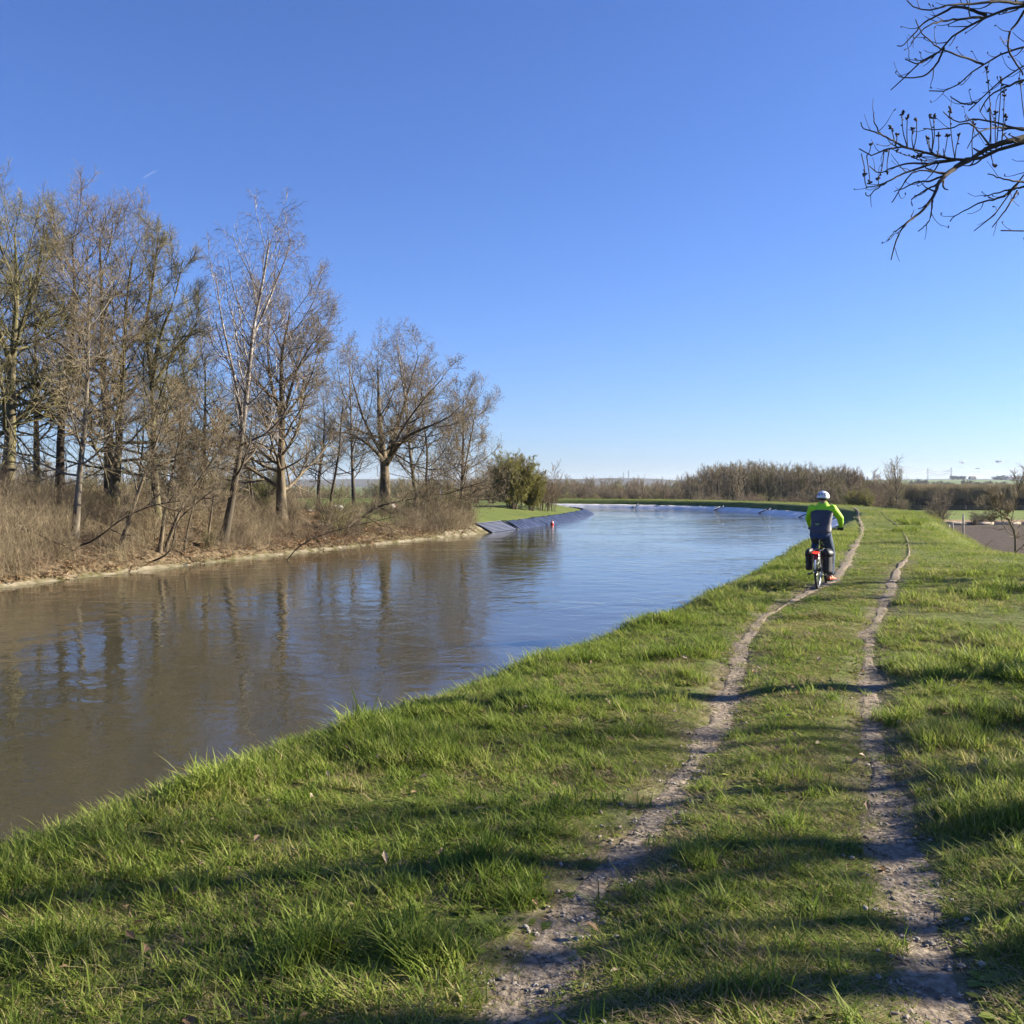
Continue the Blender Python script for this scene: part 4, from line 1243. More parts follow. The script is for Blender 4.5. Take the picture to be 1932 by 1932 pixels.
def mat_tarp(name, c1, c2, rough=0.45):
    m = simple(name, c1, rough, 0, 1.6, spec=0.25, col2=c2, bump=0.3)
    return m
M['tarp_blue'] = mat_tarp('tarp_blue', (0.020, 0.028, 0.055), (0.042, 0.055, 0.10))
M['tarp_white'] = mat_tarp('tarp_white', (0.62, 0.60, 0.56), (0.78, 0.76, 0.72))
M['slat'] = simple('slat', (0.10, 0.11, 0.15), 0.5, 0.2, 3.0)

def tarp(label, P, N, t, o0, o1, z0, z1, mat, wr, group, seed, lam=0.9):
    off = o0 + (o1 - o0) * np.linspace(0, 1, 9)[None] * np.ones((len(t), 1))
    off[:, -1] += 0.30 * (fbm(t * 0.9, t * 0, seed, 2) - 0.5)
    X, Y = bank_strip(P, N, off, None)
    f = np.linspace(0, 1, 9)[None]
    fold = np.abs(np.sin(t[:, None] * math.pi / lam + 1.5 * fbm(t * 0.5, t * 0, seed + 3, 2)[:, None] * 3 + f * 0.6))
    Z = z0 + (z1 - z0) * f + wr * (fold - 0.3) * (0.4 + 0.6 * np.sin(f * math.pi)) + 0.5 * wr * (fbm(X * 1.5, Y * 1.5, seed, 2) - .5)
    o = link('tarpaulin', sheet_mesh('tarpaulin', X, Y, Z, mat, 0.02), None, label=label, category='tarpaulin', group=group)
    return o
sT0 = arc_at_y(LCd, LS, 59.5, tipL); sT1 = arc_at_y(LCd, LS, 64.0, tipL); sT2 = LS[tipL] + 22
P, N, t = along(LCd, LN, sT1 + 0.15, sT2, 0.22)
tarp('long dark blue wrinkled tarpaulin lining the grassy point of the far bank', P, N, t, -0.25, 0.85, -0.96, -0.42, M['tarp_blue'], 0.15, 'tarpaulins lining the canal', 5)
P, N, t = along(LCd, LN, sT0, sT1, 0.25)
tp = tarp('short blue tarpaulin held down by rows of horizontal slats', P, N, t, -0.25, 0.90, -0.96, -0.40, M['tarp_blue'], 0.02, 'tarpaulins lining the canal', 7)
for q in range(8):
    f = 0.12 + 0.12 * q
    o_ = -0.25 + 1.15 * f
    pts = [(P[k][0] + N[k][0] * o_, P[k][1] + N[k][1] * o_, -0.96 + 0.56 * f + 0.045) for k in range(0, len(P), 3)]
    MB().tube(pts, 0.02, 6).build('slat', M['slat'], tp)
for q in (0.02, 0.98):
    kk = int(q * (len(P) - 1))
    pts = [(P[kk][0] + N[kk][0] * o_, P[kk][1] + N[kk][1] * o_, -0.96 + 0.56 * (o_ + 0.25) / 1.15 + 0.03) for o_ in np.linspace(-0.25, 0.88, 5)]
    MB().tube(pts, 0.05, 6).build('edge_rail', M['tarp_blue'], tp)

tipR = RCd[:, 0].argmax()
sR0 = arc_at_y(RCd, RS, 62, tipR)
iend = np.where(RCd[:, 1] > 60, np.abs(RCd[:, 0] + 25), 1e9).argmin()
edges = list(sR0 + (RS[iend] - sR0) * np.array([0, 0.12, 0.24, 0.36, 0.47, 0.60, 0.74, 0.87, 1.0]))
names = ['pale tarpaulin on the outer bend nearest the cyclist', 'pale tarpaulin on the outer bend, second from the cyclist', 'pale tarpaulin on the outer bend where the bank swings left', 'pale tarpaulin on the outer bend before the dark seam', 'pale tarpaulin just left of the dark seam on the outer bend', 'pale tarpaulin on the outer bend in front of the thin thicket', 'pale tarpaulin on the outer bend opposite the grassy point', 'farthest pale tarpaulin, half hidden by the grassy point']
for k in range(len(edges) - 1):
    P, N, t = along(RCd, RN, edges[k] + 0.03, edges[k + 1] - 0.03, 0.5)
    tq = tarp(names[k], P, N, t, -2.35, -1.25, -0.97, -0.55, M['tarp_white'], 0.07, 'pale tarpaulins on the outer bend', 20 + k, 1.7)
    MB().tube([(P[-1][0] + N[-1][0] * o_, P[-1][1] + N[-1][1] * o_, -0.97 + 0.42 * (o_ + 2.35) / 1.1 + 0.06) for o_ in np.linspace(-2.4, -1.15, 6)], [0.05 + 0.015 * ((k * 3 + q) % 3) for q in range(6)], 8).build('seam', M['tarp_blue'], tq)

# red and white buoy by the blue tarpaulin
P, N, t = along(LCd, LN, arc_at_y(LCd, LS, 71.5, tipL), arc_at_y(LCd, LS, 73, tipL), 0.5)
M['red'] = simple('red_plastic', (0.55, 0.03, 0.02), 0.4, 0.1, 4)
M['white'] = simple('white_plastic', (0.75, 0.74, 0.70), 0.4, 0.06, 4)
bx = P[0] - N[0] * 0.45
bu = thing('buoy', 'small red buoy with a white band floating beside the blue tarpaulin', 'buoy', (bx[0], bx[1], WATER_Z))
mb = MB().ell((0, 0, 0.10), (0.15, 0.15, 0.26)); mb.build('float', M['red'], bu)
MB().torus((0, 0, 0.24), (0, 0, 1), 0.12, 0.03, 20, 8, 1.6).build('band', M['white'], bu)
MB().torus((0, 0, 0.40), (0, 1, 0), 0.04, 0.012, 14, 6).build('ring', M['red'], bu)
bu.scale = (0.75, 0.75, 0.75)

# ------------------------------------------------------------------ leaf litter and dry stalks on the far slope
def leaf_patch(rng_, n, rad, size, mat):
    Vs = []; Ts = []; k = 0
    for _ in range(n):
        x0 = rng_.uniform(-rad, rad); y0 = rng_.uniform(-rad, rad); z0 = rng_.uniform(0.0, 0.05)
        a_ = rng_.uniform(0, 6.28); s_ = size * rng_.uniform(0.6, 1.3); tl = rng_.uniform(-0.5, 0.6)
        u = Vector((math.cos(a_), math.sin(a_), tl)).normalized(); v = Vector((-u.y, u.x, rng_.uniform(-0.3, 0.5))).normalized()
        c = Vector((x0, y0, z0)); up = Vector((0, 0, 0.18 * s_))
        Vs += [tuple(c - u * s_ * 0.5), tuple(c + v * s_ * 0.32 + up), tuple(c + u * s_ * 0.5), tuple(c - v * s_ * 0.32 + up)]
        Ts += [(k, k + 1, k + 2), (k, k + 2, k + 3)]; k += 4
    return raw_mesh('leaf_patch', Vs, None, Ts, mat, smooth=False)
lr = random.Random(12)
LP = source_collection('leaf_source', [leaf_patch(lr, 26, 0.22, 0.085, M['dead_leaf']) for _ in range(4)])
nr_ = np.random.default_rng(31)
n = 24000
yy = nr_.uniform(22, 58, n); px = nr_.uniform(-120, 900, n); xx = (px - 966) / F * yy
z, sr, sl = terrain(xx, yy)
keep = (sl > 0.15) & (sl < 9) & (sr < -3) & (nr_.random(n) < np.clip(1.3 * fbm(xx * 0.5, yy * 0.5, 41, 3) - 0.1, 0, 1)) & ((px < 600) | (sl < 2.5))
xx, yy, z = xx[keep], yy[keep], z[keep]; n = len(xx)
scatter('leaf_litter', np.stack([xx, yy, z], 1), np.stack([nr_.normal(0, .2, n), nr_.normal(0, .2, n), nr_.uniform(0, 6.28, n)], 1), np.repeat(nr_.uniform(0.7, 1.4, (n, 1)), 3, 1), nr_.integers(0, 4, n), np.clip(0.35 + 0.6 * (fbm(xx * .6, yy * .6, 45, 3) - .3) + nr_.normal(0, .15, n), 0, 1.2), LP)

def stalks(g_, n_, rad, h, mat, r=0.004):
    P0 = np.zeros((n_, 4, 3))
    for q in range(n_):
        a_ = g_.uniform(0, 6.28); b_ = g_.uniform(0, rad)
        d = g_.normal(0, 0.35, 2); hh = h * g_.uniform(0.4, 1.2)
        for w in range(4):
            f = w / 3
            P0[q, w] = (b_ * math.cos(a_) + d[0] * f * f * hh, b_ * math.sin(a_) + d[1] * f * f * hh, hh * f * (1 - 0.15 * f))
    Rd = np.tile(np.linspace(r, r * 0.5, 4), (n_, 1))
    ch, cr_ = sprout(g_, P0, Rd, 3, 0.3, 0.95, (45, 35), 0.4, 2, 0.8, r * 0.7, up=0.1, wander=0.2)
    Vv, Qv = join_tubes([(P0, Rd, 3), (ch, cr_, 3)])
    return raw_mesh('dry_stalks', Vv, Qv, None, mat)
sg = np.random.default_rng(3)
DS = source_collection('stalk_source', [stalks(sg, 22, 0.45, 0.8, M['twig_straw']), stalks(sg, 20, 0.5, 1.0, M['twig']), stalks(sg, 24, 0.4, 0.6, M['twig_red'])])
n = 8200
yy = nr_.uniform(22, 66, n); px = nr_.uniform(-160, 890, n); xx = (px - 966) / F * yy
z, sr, sl = terrain(xx, yy)
dn = fbm(xx * 0.35, yy * 0.35, 61, 3)
keep = (sl > 0.40) & (sl < 13) & (sr < -3) & (nr_.random(n) < np.clip((dn - 0.27) * 3.2, 0, 1) * np.where((px > 560) & (px < 760), 0.18, 1) * np.where((px > 250) & (px < 420) & (sl < 5.5), 0.25, 1))
xx, yy, z, px = xx[keep], yy[keep], z[keep], px[keep]; n = len(xx)
hs = nr_.uniform(0.6, 1.25, n) * np.where(px < 130, 1.5, 1.0)
scatter('undergrowth', np.stack([xx, yy, z - 0.03], 1), np.stack([nr_.normal(0, .12, n), nr_.normal(0, .12, n), nr_.uniform(0, 6.28, n)], 1), np.stack([nr_.uniform(0.8, 1.4, n), nr_.uniform(0.8, 1.4, n), hs], 1), nr_.integers(0, 3, n), nr_.random(n), DS)

# ------------------------------------------------------------------ the cyclist
def evaluated(o, name):
    dg = bpy.context.evaluated_depsgraph_get()
    me = bpy.data.meshes.new_from_object(o.evaluated_get(dg))
    me.name = name
    bpy.data.objects.remove(o)
    return me

def fused(mb, name, mats, voxel, smooth_it=6):
    """fuse overlapping solids into one continuous skin"""
    me = mb.mesh(name + '_src', mats)
    o = bpy.data.objects.new(name + '_src', me); COL.objects.link(o)
    r_ = o.modifiers.new('r', 'REMESH'); r_.mode = 'VOXEL'; r_.voxel_size = voxel
    s_ = o.modifiers.new('s', 'SMOOTH'); s_.iterations = smooth_it; s_.factor = 0.5
    out = evaluated(o, name)
    out.polygons.foreach_set('use_smooth', [True] * len(out.polygons))
    return out

def loft(mb, rings, n=20):
    """rings: (centre, half width x, half depth along the second axis, tilt of that axis)"""
    V = []; Fs = []
    for (c, w, d, ti) in rings:
        for k in range(n):
            a_ = 2 * math.pi * k / n
            q = math.sin(a_) * d
            V.append((c[0] + math.cos(a_) * w, c[1] + q * math.cos(ti), c[2] + q * math.sin(ti)))
    for i_ in range(len(rings) - 1):
        for k in range(n):
            k2 = (k + 1) % n
            Fs.append((i_ * n + k, i_ * n + k2, (i_ + 1) * n + k2, (i_ + 1) * n + k))
    Fs.append(tuple(range(n))[::-1]); Fs.append(tuple((len(rings) - 1) * n + k for k in range(n)))
    return mb.add(V, Fs)

M['skin'] = simple('skin', (0.42, 0.24, 0.17), 0.55, 0.1, 20)
M['neon'] = simple('neon_cloth', (0.36, 0.72, 0.02), 0.65, 0.1, 9, bump=0.25)
M['navy'] = simple('dark_cloth', (0.060, 0.056, 0.070), 0.6, 0.15, 9, bump=0.25)
M['jeans'] = simple('jeans', (0.025, 0.045, 0.095), 0.85, 0, 14, bump=0.4, col2=(0.055, 0.085, 0.15))
M['shoe'] = simple('orange_shoe', (0.62, 0.14, 0.05), 0.6, 0.15, 15)
M['sole'] = simple('dark_rubber', (0.02, 0.02, 0.022), 0.8, 0.2, 20)
M['black'] = simple('black_metal', (0.018, 0.018, 0.02), 0.35, 0.2, 10)
M['bag'] = simple('bag_cloth', (0.016, 0.016, 0.018), 0.55, 0.25, 6, bump=0.3)
M['steel'] = simple('steel', (0.55, 0.55, 0.56), 0.3, 0.1, 10, metal=0.9)
M['helmet'] = simple('helmet_white', (0.74, 0.75, 0.78), 0.35, 0.05, 6)
M['vent'] = simple('vent_dark', (0.02, 0.024, 0.05), 0.6, 0.2, 6)
M['hair'] = simple('hair', (0.06, 0.045, 0.035), 0.7, 0.3, 40)
m, nt, p, out = new_mat('tail_lamp')
p.inputs['Base Color'].default_value = (0.6, 0.01, 0.01, 1)
p.inputs['Emission Color'].default_value = (1.0, 0.03, 0.015, 1); p.inputs['Emission Strength'].default_value = 1.1
M['lamp'] = m
M['logo'] = simple('logo_print', (0.30, 0.42, 0.10), 0.6, 0.1, 6)

CX, CY = 5.46, 18.3
HEAD = math.radians(25.0)
CZ = gz(CX, CY) + 0.01
bike = thing('bicycle', 'black touring bicycle with a lit red tail light ridden along the left rut', 'bicycle', (CX, CY, CZ), -HEAD)
RW = 0.345
def wheel(name, y):
    w = MB().torus((0, y, RW), (1, 0, 0), RW - 0.022, 0.022, 48, 8)
    wo = w.build(name, M['sole'], bike)
    MB().torus((0, y, RW), (1, 0, 0), RW - 0.05, 0.011, 44, 6, 1.3).build('rim', M['steel'], wo)
    MB().tube([(-0.05, y, RW), (0.05, y, RW)], 0.028, 12).build('hub', M['black'], wo)
    sp_ = MB()
    for k in range(24):
        a_ = 2 * math.pi * k / 24
        sp_.tube([((0.03 if k % 2 else -0.03), y + 0.025 * math.cos(a_), RW + 0.025 * math.sin(a_)), (0, y + (RW - 0.05) * math.cos(a_ + 0.2), RW + (RW - 0.05) * math.sin(a_ + 0.2))], 0.0022, 4)
    so = sp_.build('spokes', M['steel'], wo)
wheel('rear_wheel', 0.0); wheel('front_wheel', 1.10)
fr = MB()
BBp = (0, 0.45, 0.29); ST = (0, 0.30, 0.72); HT = (0, 0.90, 0.88); HB = (0, 0.95, 0.72)
fr.tube([BBp, ST], 0.018, 10); fr.tube([ST, HT], 0.018, 10); fr.tube([BBp, HB], 0.028, 10); fr.tube([HB, HT], 0.022, 10)
for sx in (-1, 1):
    fr.tube([(sx * 0.03, 0.44, 0.29), (sx * 0.065, 0.0, RW)], 0.011, 8)
    fr.tube([(sx * 0.02, 0.31, 0.70), (sx * 0.065, 0.0, RW)], 0.009, 8)
fr.build('frame', M['black'], bike)
fk = MB()
for sx in (-1, 1):
    fk.tube([(sx * 0.055, 0.965, 0.70), (sx * 0.055, 1.02, 0.55), (sx * 0.055, 1.10, RW)], 0.012, 8)
fk.box((0, 0.962, 0.71), (0.13, 0.05, 0.04)); fk.build('fork', M['black'], bike)
hb = MB(); hb.tube([HT, (0, 0.90, 1.00)], 0.016, 8); hb.tube([(0, 0.90, 1.0), (0, 0.97, 1.03)], 0.016, 8)
hb.tube([(-0.31, 0.86, 1.045), (-0.2, 0.93, 1.04), (0, 0.97, 1.03), (0.2, 0.93, 1.04), (0.31, 0.86, 1.045)], 0.0125, 8)
ho = hb.build('handlebar', M['black'], bike)
for sx in (-1, 1):
    MB().tube([(sx * 0.31, 0.86, 1.045), (sx * 0.22, 0.92, 1.041)], 0.018, 8).build('grip', M['sole'], ho)
MB().tube([ST, (0, 0.275, 0.90)], 0.015, 8).build('seat_post', M['black'], bike)
sd = MB(); loft(sd, [((0, 0.13, 0.925), 0.075, 0.022, 1.57), ((0, 0.20, 0.93), 0.085, 0.03, 1.57), ((0, 0.30, 0.925), 0.055, 0.026, 1.57), ((0, 0.40, 0.915), 0.022, 0.02, 1.57)])
sd.build('saddle', M['bag'], bike)
rk = MB()
for sx in (-1, 1):
    rk.tube([(sx * 0.055, -0.27, 0.70), (sx * 0.055, 0.24, 0.70)], 0.006, 6)
    for yy_ in (-0.1, 0.0, 0.1):
        rk.tube([(sx * 0.055, yy_, 0.70), (sx * 0.065, 0.0, RW)], 0.005, 6)
for yy_ in (-0.27, -0.12, 0.03, 0.18, 0.24):
    rk.tube([(-0.055, yy_, 0.70), (0.055, yy_, 0.70)], 0.006, 6)
rk.build('rack', M['black'], bike)
mg = MB(); arcp = []
for k in range(15):
    a_ = math.radians(35 + k * 10.5)
    arcp.append((0, (RW + 0.025) * math.cos(a_), RW + (RW + 0.025) * math.sin(a_)))
Vm = []; Fm = []
for k, q in enumerate(arcp):
    Vm += [(-0.028, q[1], q[2] - 0.008), (0, q[1] * 1.01, q[2] + 0.003), (0.028, q[1], q[2] - 0.008)]
for k in range(len(arcp) - 1):
    for j_ in range(2):
        Fm.append((k * 3 + j_, k * 3 + j_ + 1, k * 3 + 4 + j_, k * 3 + 3 + j_))
mg.add(Vm, Fm).build('mudguard', M['black'], bike)
MB().box((0, -0.375, 0.46), (0.034, 0.006, 0.17)).build('reflective_strip', M['helmet'], bike)
tl = MB(); loft(tl, [((0, -0.275, 0.665), 0.062, 0.022, 1.57), ((0, -0.292, 0.665), 0.06, 0.020, 1.57), ((0, -0.305, 0.665), 0.045, 0.012, 1.57)], 18)
tl.build('tail_light', M['lamp'], bike)
cr_ = MB()
cr_.tube([(-0.07, 0.45, 0.29), (0.07, 0.45, 0.29)], 0.022, 10)
cr_.tube([(0.085, 0.45, 0.29), (0.085, 0.44, 0.12)], 0.011, 8); cr_.tube([(-0.085, 0.45, 0.29), (-0.085, 0.46, 0.46)], 0.011, 8)
cr_.torus((0.062, 0.45, 0.29), (1, 0, 0), 0.08, 0.006, 28, 6)
co = cr_.build('crankset', M['black'], bike)
MB().box((0.14, 0.44, 0.12), (0.10, 0.09, 0.02)).build('pedal', M['sole'], co)
MB().box((-0.14, 0.46, 0.46), (0.10, 0.09, 0.02)).build('pedal', M['sole'], co)
ch = MB(); ch.tube([(0.062, 0.45, 0.37), (0.062, 0.0, 0.39)], 0.005, 6); ch.tube([(0.062, 0.45, 0.21), (0.062, 0.05, 0.26), (0.062, 0.0, 0.30)], 0.005, 6)
ch.torus((0.062, 0, RW), (1, 0, 0), 0.045, 0.012, 20, 6); ch.tube([(0.062, 0.01, 0.30), (0.066, 0.04, 0.22)], 0.014, 8)
ch.build('drivetrain', M['steel'], bike)
MB().tube([(-0.06, 0.02, 0.30), (-0.13, -0.05, 0.27)], 0.012, 8).box((-0.15, -0.06, 0.27), (0.05, 0.05, 0.03)).build('kickstand', M['black'], bike)

def pannier(sx, label, h, w, rz_=0.0):
    t = thing('pannier_bag', label, 'bag', (CX, CY, CZ), -HEAD, 'panniers on the bicycle rack')
    mb = MB(); x0 = sx * (0.085 + w / 2)
    loft(mb, [((x0, -0.06, 0.70 - h), w * 0.38, 0.13, 0), ((x0, -0.06, 0.72 - h), w * 0.5, 0.155, 0), ((x0, -0.06, 0.60), w * 0.52, 0.165, 0), ((x0 - sx * 0.005, -0.06, 0.68), w * 0.48, 0.16, 0), ((x0 - sx * 0.02, -0.06, 0.715), w * 0.25, 0.13, 0)], 18)
    bag = fused(mb, 'body', M['bag'], 0.012, 3)
    bo = link('body', bag, t)
    fl = MB(); loft(fl, [((x0 + sx * 0.006, -0.06, 0.60), w * 0.56, 0.178, 0), ((x0 + sx * 0.004, -0.06, 0.67), w * 0.55, 0.175, 0), ((x0 - sx * 0.01, -0.06, 0.725), w * 0.32, 0.15, 0)], 18)
    fl.build('flap', M['bag'], t)
    MB().box((x0 + sx * (w * 0.5 + 0.004), -0.06, 0.56), (0.006, 0.03, 0.2)).build('strap', M['sole'], t)
    return t
pannier(-1, 'slim black pannier on the left of the bicycle rack', 0.36, 0.12)
pannier(1, 'bulging black pannier on the right of the bicycle rack', 0.40, 0.17)

# rider, in the bicycle's own axes: x right, y forward, z up
rider = thing('person', 'person riding a bicycle in a neon yellow and dark jacket, jeans and white helmet', 'person', (CX, CY, CZ), -HEAD)
hipL, hipR = (-0.085, 0.25, 0.97), (0.085, 0.25, 0.97)
kneR, ankR = (0.145, 0.56, 0.60), (0.155, 0.40, 0.215)
kneL, ankL = (-0.15, 0.66, 0.80), (-0.145, 0.43, 0.55)
shL, shR = (-0.185, 0.44, 1.425), (0.185, 0.44, 1.425)
elL, elR = (-0.275, 0.62, 1.24), (0.295, 0.60, 1.25)
wrL, wrR = (-0.275, 0.84, 1.085), (0.275, 0.84, 1.09)
bd = MB()
loft(bd, [((0, 0.24, 0.90), 0.13, 0.10, 0.1), ((0, 0.25, 0.98), 0.155, 0.115, 0.1), ((0, 0.30, 1.12), 0.135, 0.10, 0.35), ((0, 0.37, 1.28), 0.155, 0.11, 0.4), ((0, 0.43, 1.41), 0.165, 0.10, 0.45), ((0, 0.47, 1.46), 0.08, 0.07, 0.45)])
bd.tube([(0, 0.465, 1.43), (0, 0.495, 1.52), (0, 0.51, 1.58)], [0.062, 0.056, 0.056], 14)
bd.ell((0, 0.52, 1.625), (0.073, 0.092, 0.105), 20, 14)
bd.ell((0, 0.575, 1.575), (0.05, 0.045, 0.05), 14, 10)                       # jaw
bd.ell((0, 0.615, 1.615), (0.014, 0.02, 0.022), 10, 8)                       # nose
for sx in (-1, 1):
    bd.ell((sx * 0.076, 0.515, 1.61), (0.012, 0.022, 0.032), 10, 8)          # ears
for a_, b_, c_ in ((shL, elL, wrL), (shR, elR, wrR)):
    bd.tube([a_, b_, c_], [0.05, 0.04, 0.028], 12)
for h_, k_, a_ in ((hipL, kneL, ankL), (hipR, kneR, ankR)):
    bd.tube([h_, k_, a_], [0.085, 0.055, 0.038], 12)
    bd.ell(a_, (0.04, 0.05, 0.04), 12, 8)
def hand(mb, wr_, sx, scale=1.0):
    w = Vector(wr_); gr = Vector((sx * 0.265, 0.893, 1.045))
    palm = w.lerp(gr + Vector((0, 0.0, 0.03)), 0.62)
    mb.tube([w, palm, gr + Vector((0, 0.005, 0.028))], [0.027, 0.034, 0.026], 10)
    for q, (off, ln) in enumerate([(-0.032, 0.9), (-0.011, 1.0), (0.011, 0.96), (0.032, 0.8)]):
        c = gr + Vector((off, off * -0.6 * sx, 0))
        mb.tube([c + Vector((0, 0.0, 0.026)), c + Vector((0, 0.027 * ln, 0.014)), c + Vector((0, 0.027 * ln, -0.014)), c + Vector((0, 0.006, -0.026 * ln))], [0.0095, 0.009, 0.0085, 0.007], 8)
    mb.tube([palm + Vector((-sx * 0.02, 0, -0.005)), gr + Vector((-sx * 0.045, -0.015, 0.0)), gr + Vector((-sx * 0.05, 0.005, -0.024))], [0.012, 0.0105, 0.009], 8)
hand(bd, wrL, -1); hand(bd, wrR, 1)
link('body', fused(bd, 'body', M['skin'], 0.009, 2), rider)
gl = MB(); 
for sx, w_ in ((-1, wrL), (1, wrR)):
    gl = MB(); hand(gl, w_, sx)
    gm = fused(gl, 'glove', M['sole'], 0.006, 1)
    go_ = link('glove', gm, rider)
    dm = np.empty(len(gm.vertices) * 3, np.float32); gm.vertices.foreach_get('co', dm)
    nm = np.empty(len(gm.vertices) * 3, np.float32); gm.vertices.foreach_get('normal', nm)
    gm.vertices.foreach_set('co', dm + nm * 0.004)
jk = MB()
loft(jk, [((0, 0.245, 1.00), 0.19, 0.135, 0.1), ((0, 0.255, 1.05), 0.192, 0.135, 0.15), ((0, 0.30, 1.15), 0.178, 0.128, 0.35), ((0, 0.365, 1.28), 0.192, 0.135, 0.42), ((0, 0.42, 1.385), 0.205, 0.13, 0.45), ((0, 0.452, 1.445), 0.165, 0.105, 0.5), ((0, 0.475, 1.495), 0.10, 0.085, 0.5), ((0, 0.49, 1.55), 0.078, 0.076, 0.5)], 28)
jk.ell(shL, (0.075, 0.08, 0.075), 14, 10); jk.ell(shR, (0.075, 0.08, 0.075), 14, 10)
jm = fused(jk, 'jacket', [M['neon'], M['navy']], 0.011, 5)
cen = np.empty(len(jm.polygons) * 3, np.float32); jm.polygons.foreach_get('center', cen); cen = cen.reshape(-1, 3)
lim_ = 1.405 - 2.0 * np.clip(np.abs(cen[:, 0]) - 0.06, 0, 1) ** 2
while len(jm.materials) < 2:
    jm.materials.append(M['navy'])
jm.polygons.foreach_set('material_index', ((cen[:, 2] < lim_) & (np.abs(cen[:, 0]) < 0.2)).astype(np.int32))
jo = link('jacket', jm, rider)
for sx, a_, b_, c_ in ((-1, shL, elL, wrL), (1, shR, elR, wrR)):
    sl_ = MB(); a_, b_, c_ = Vector(a_), Vector(b_), Vector(c_)
    sl_.tube([a_ - (b_ - a_) * 0.12, a_.lerp(b_, 0.35), b_.lerp(a_, 0.12), b_.lerp(c_, 0.25), c_.lerp(b_, 0.06)], [0.072, 0.068, 0.062, 0.056, 0.042], 16)
    sl_.ell(tuple(b_), (0.06, 0.062, 0.06), 12, 8)
    link('sleeve', fused(sl_, 'sleeve', M['neon'], 0.011, 5), rider)
    MB().tube([c_.lerp(b_, 0.05), c_.lerp(b_, -0.03)], 0.037, 14).build('cuff', M['navy'], rider)
# small three-lobed print low on the back panel
lg = MB()
for lx, lz, lr_ in ((-0.055, 1.145, 0.016), (-0.03, 1.155, 0.013), (-0.08, 1.152, 0.012)):
    lg.ell((lx, 0.0, lz), (lr_, 0.004, lr_ * 0.9), 12, 6)
lgm = lg.mesh('logo', M['logo'])
co_ = np.empty(len(lgm.vertices) * 3, np.float32); lgm.vertices.foreach_get('co', co_); co_ = co_.reshape(-1, 3)
bk = np.empty(len(jm.vertices) * 3, np.float32); jm.vertices.foreach_get('co', bk); bk = bk.reshape(-1, 3)
for q in range(len(co_)):
    dd = (bk[:, 0] - co_[q, 0]) ** 2 + (bk[:, 2] - co_[q, 2]) ** 2 + (bk[:, 1] > 0.3) * 1.0
    co_[q, 1] += bk[dd.argmin(), 1] - 0.003
lgm.vertices.foreach_set('co', co_.ravel())
link('logo', lgm, rider)
tr = MB()
loft(tr, [((0, 0.235, 0.90), 0.15, 0.125, 0.1), ((0, 0.245, 0.97), 0.175, 0.13, 0.1), ((0, 0.255, 1.04), 0.165, 0.12, 0.15)], 22)
for h_, k_, a_ in ((hipL, kneL, ankL), (hipR, kneR, ankR)):
    h_, k_, a_ = Vector(h_), Vector(k_), Vector(a_)
    tr.tube([h_ + Vector((0, -0.02, 0)), h_.lerp(k_, 0.5), k_, k_.lerp(a_, 0.5), a_ + (k_ - a_) * 0.03], [0.108, 0.09, 0.072, 0.068, 0.062], 18)
    tr.ell(tuple(k_), (0.073, 0.075, 0.075), 14, 10)
link('trousers', fused(tr, 'trousers', M['jeans'], 0.011, 4), rider)
for sx, a_ in ((-1, ankL), (1, ankR)):
    ft = MB(); a_ = Vector(a_); yaw = Matrix.Rotation(-sx * 0.35, 3, 'Z')
    for q, (dy, dz, rx_, ry_, rz_) in enumerate([(-0.045, -0.05, 0.037, 0.045, 0.045), (0.03, -0.045, 0.040, 0.06, 0.045), (0.10, -0.06, 0.045, 0.06, 0.032), (0.15, -0.066, 0.042, 0.045, 0.026)]):
        v = yaw @ Vector((0, dy, 0)); ft.ell((a_.x + v.x, a_.y + v.y, a_.z + dz), (rx_, ry_, rz_), 14, 8)
    so_ = link('shoe', fused(ft, 'shoe', M['shoe'], 0.008, 2), rider)
    sl2 = MB(); c = yaw @ Vector((0, 0.055, 0)); sl2.box((a_.x + c.x, a_.y + c.y, a_.z - 0.09), (0.08, 0.27, 0.022), yaw)
    sl2.build('sole', M['sole'], so_)
he = MB(); he.ell((0, 0.515, 1.64), (0.112, 0.142, 0.108), 28, 14, 0.0, 0.60)
ho_ = thing_h = he.build('helmet', M['helmet'], rider)
rim_ = MB()
for k in range(24):
    pass
rim_.torus((0, 0.515, 1.612), (0, 0, 1), 0.101, 0.010, 32, 8)
rm = rim_.mesh('helmet_rim', M['vent'])
cc = np.empty(len(rm.vertices) * 3, np.float32); rm.vertices.foreach_get('co', cc); cc = cc.reshape(-1, 3)
cc[:, 1] = 0.515 + (cc[:, 1] - 0.515) * 1.29; rm.vertices.foreach_set('co', cc.ravel())
link('rim', rm, ho_)
def vent(x_, z_, w_, h_):
    vt = MB(); yb = 0.515 - 0.142 * math.sqrt(max(0.02, 1 - (x_ / 0.112) ** 2 - ((z_ - 1.64) / 0.108) ** 2))
    rot = Matrix.Rotation(-math.atan2(x_, 0.12), 3, 'Z') @ Matrix.Rotation(math.atan2(z_ - 1.645, 0.10) * -0.8, 3, 'X')
    vt.box((x_, yb, z_), (w_, 0.012, h_), rot)
    vt.build('vent', M['vent'], ho_)
for x_, z_, w_, h_ in [(0.0, 1.690, 0.017, 0.048), (-0.047, 1.700, 0.034, 0.016), (0.047, 1.700, 0.034, 0.016), (-0.047, 1.672, 0.036, 0.018), (0.047, 1.672, 0.036, 0.018), (-0.085, 1.68, 0.02, 0.02), (0.085, 1.68, 0.02, 0.02)]:
    vent(x_, z_, w_, h_)
hr = MB(); hr.ell((0, 0.508, 1.615), (0.079, 0.096, 0.075), 18, 10, 0.2, 0.68)
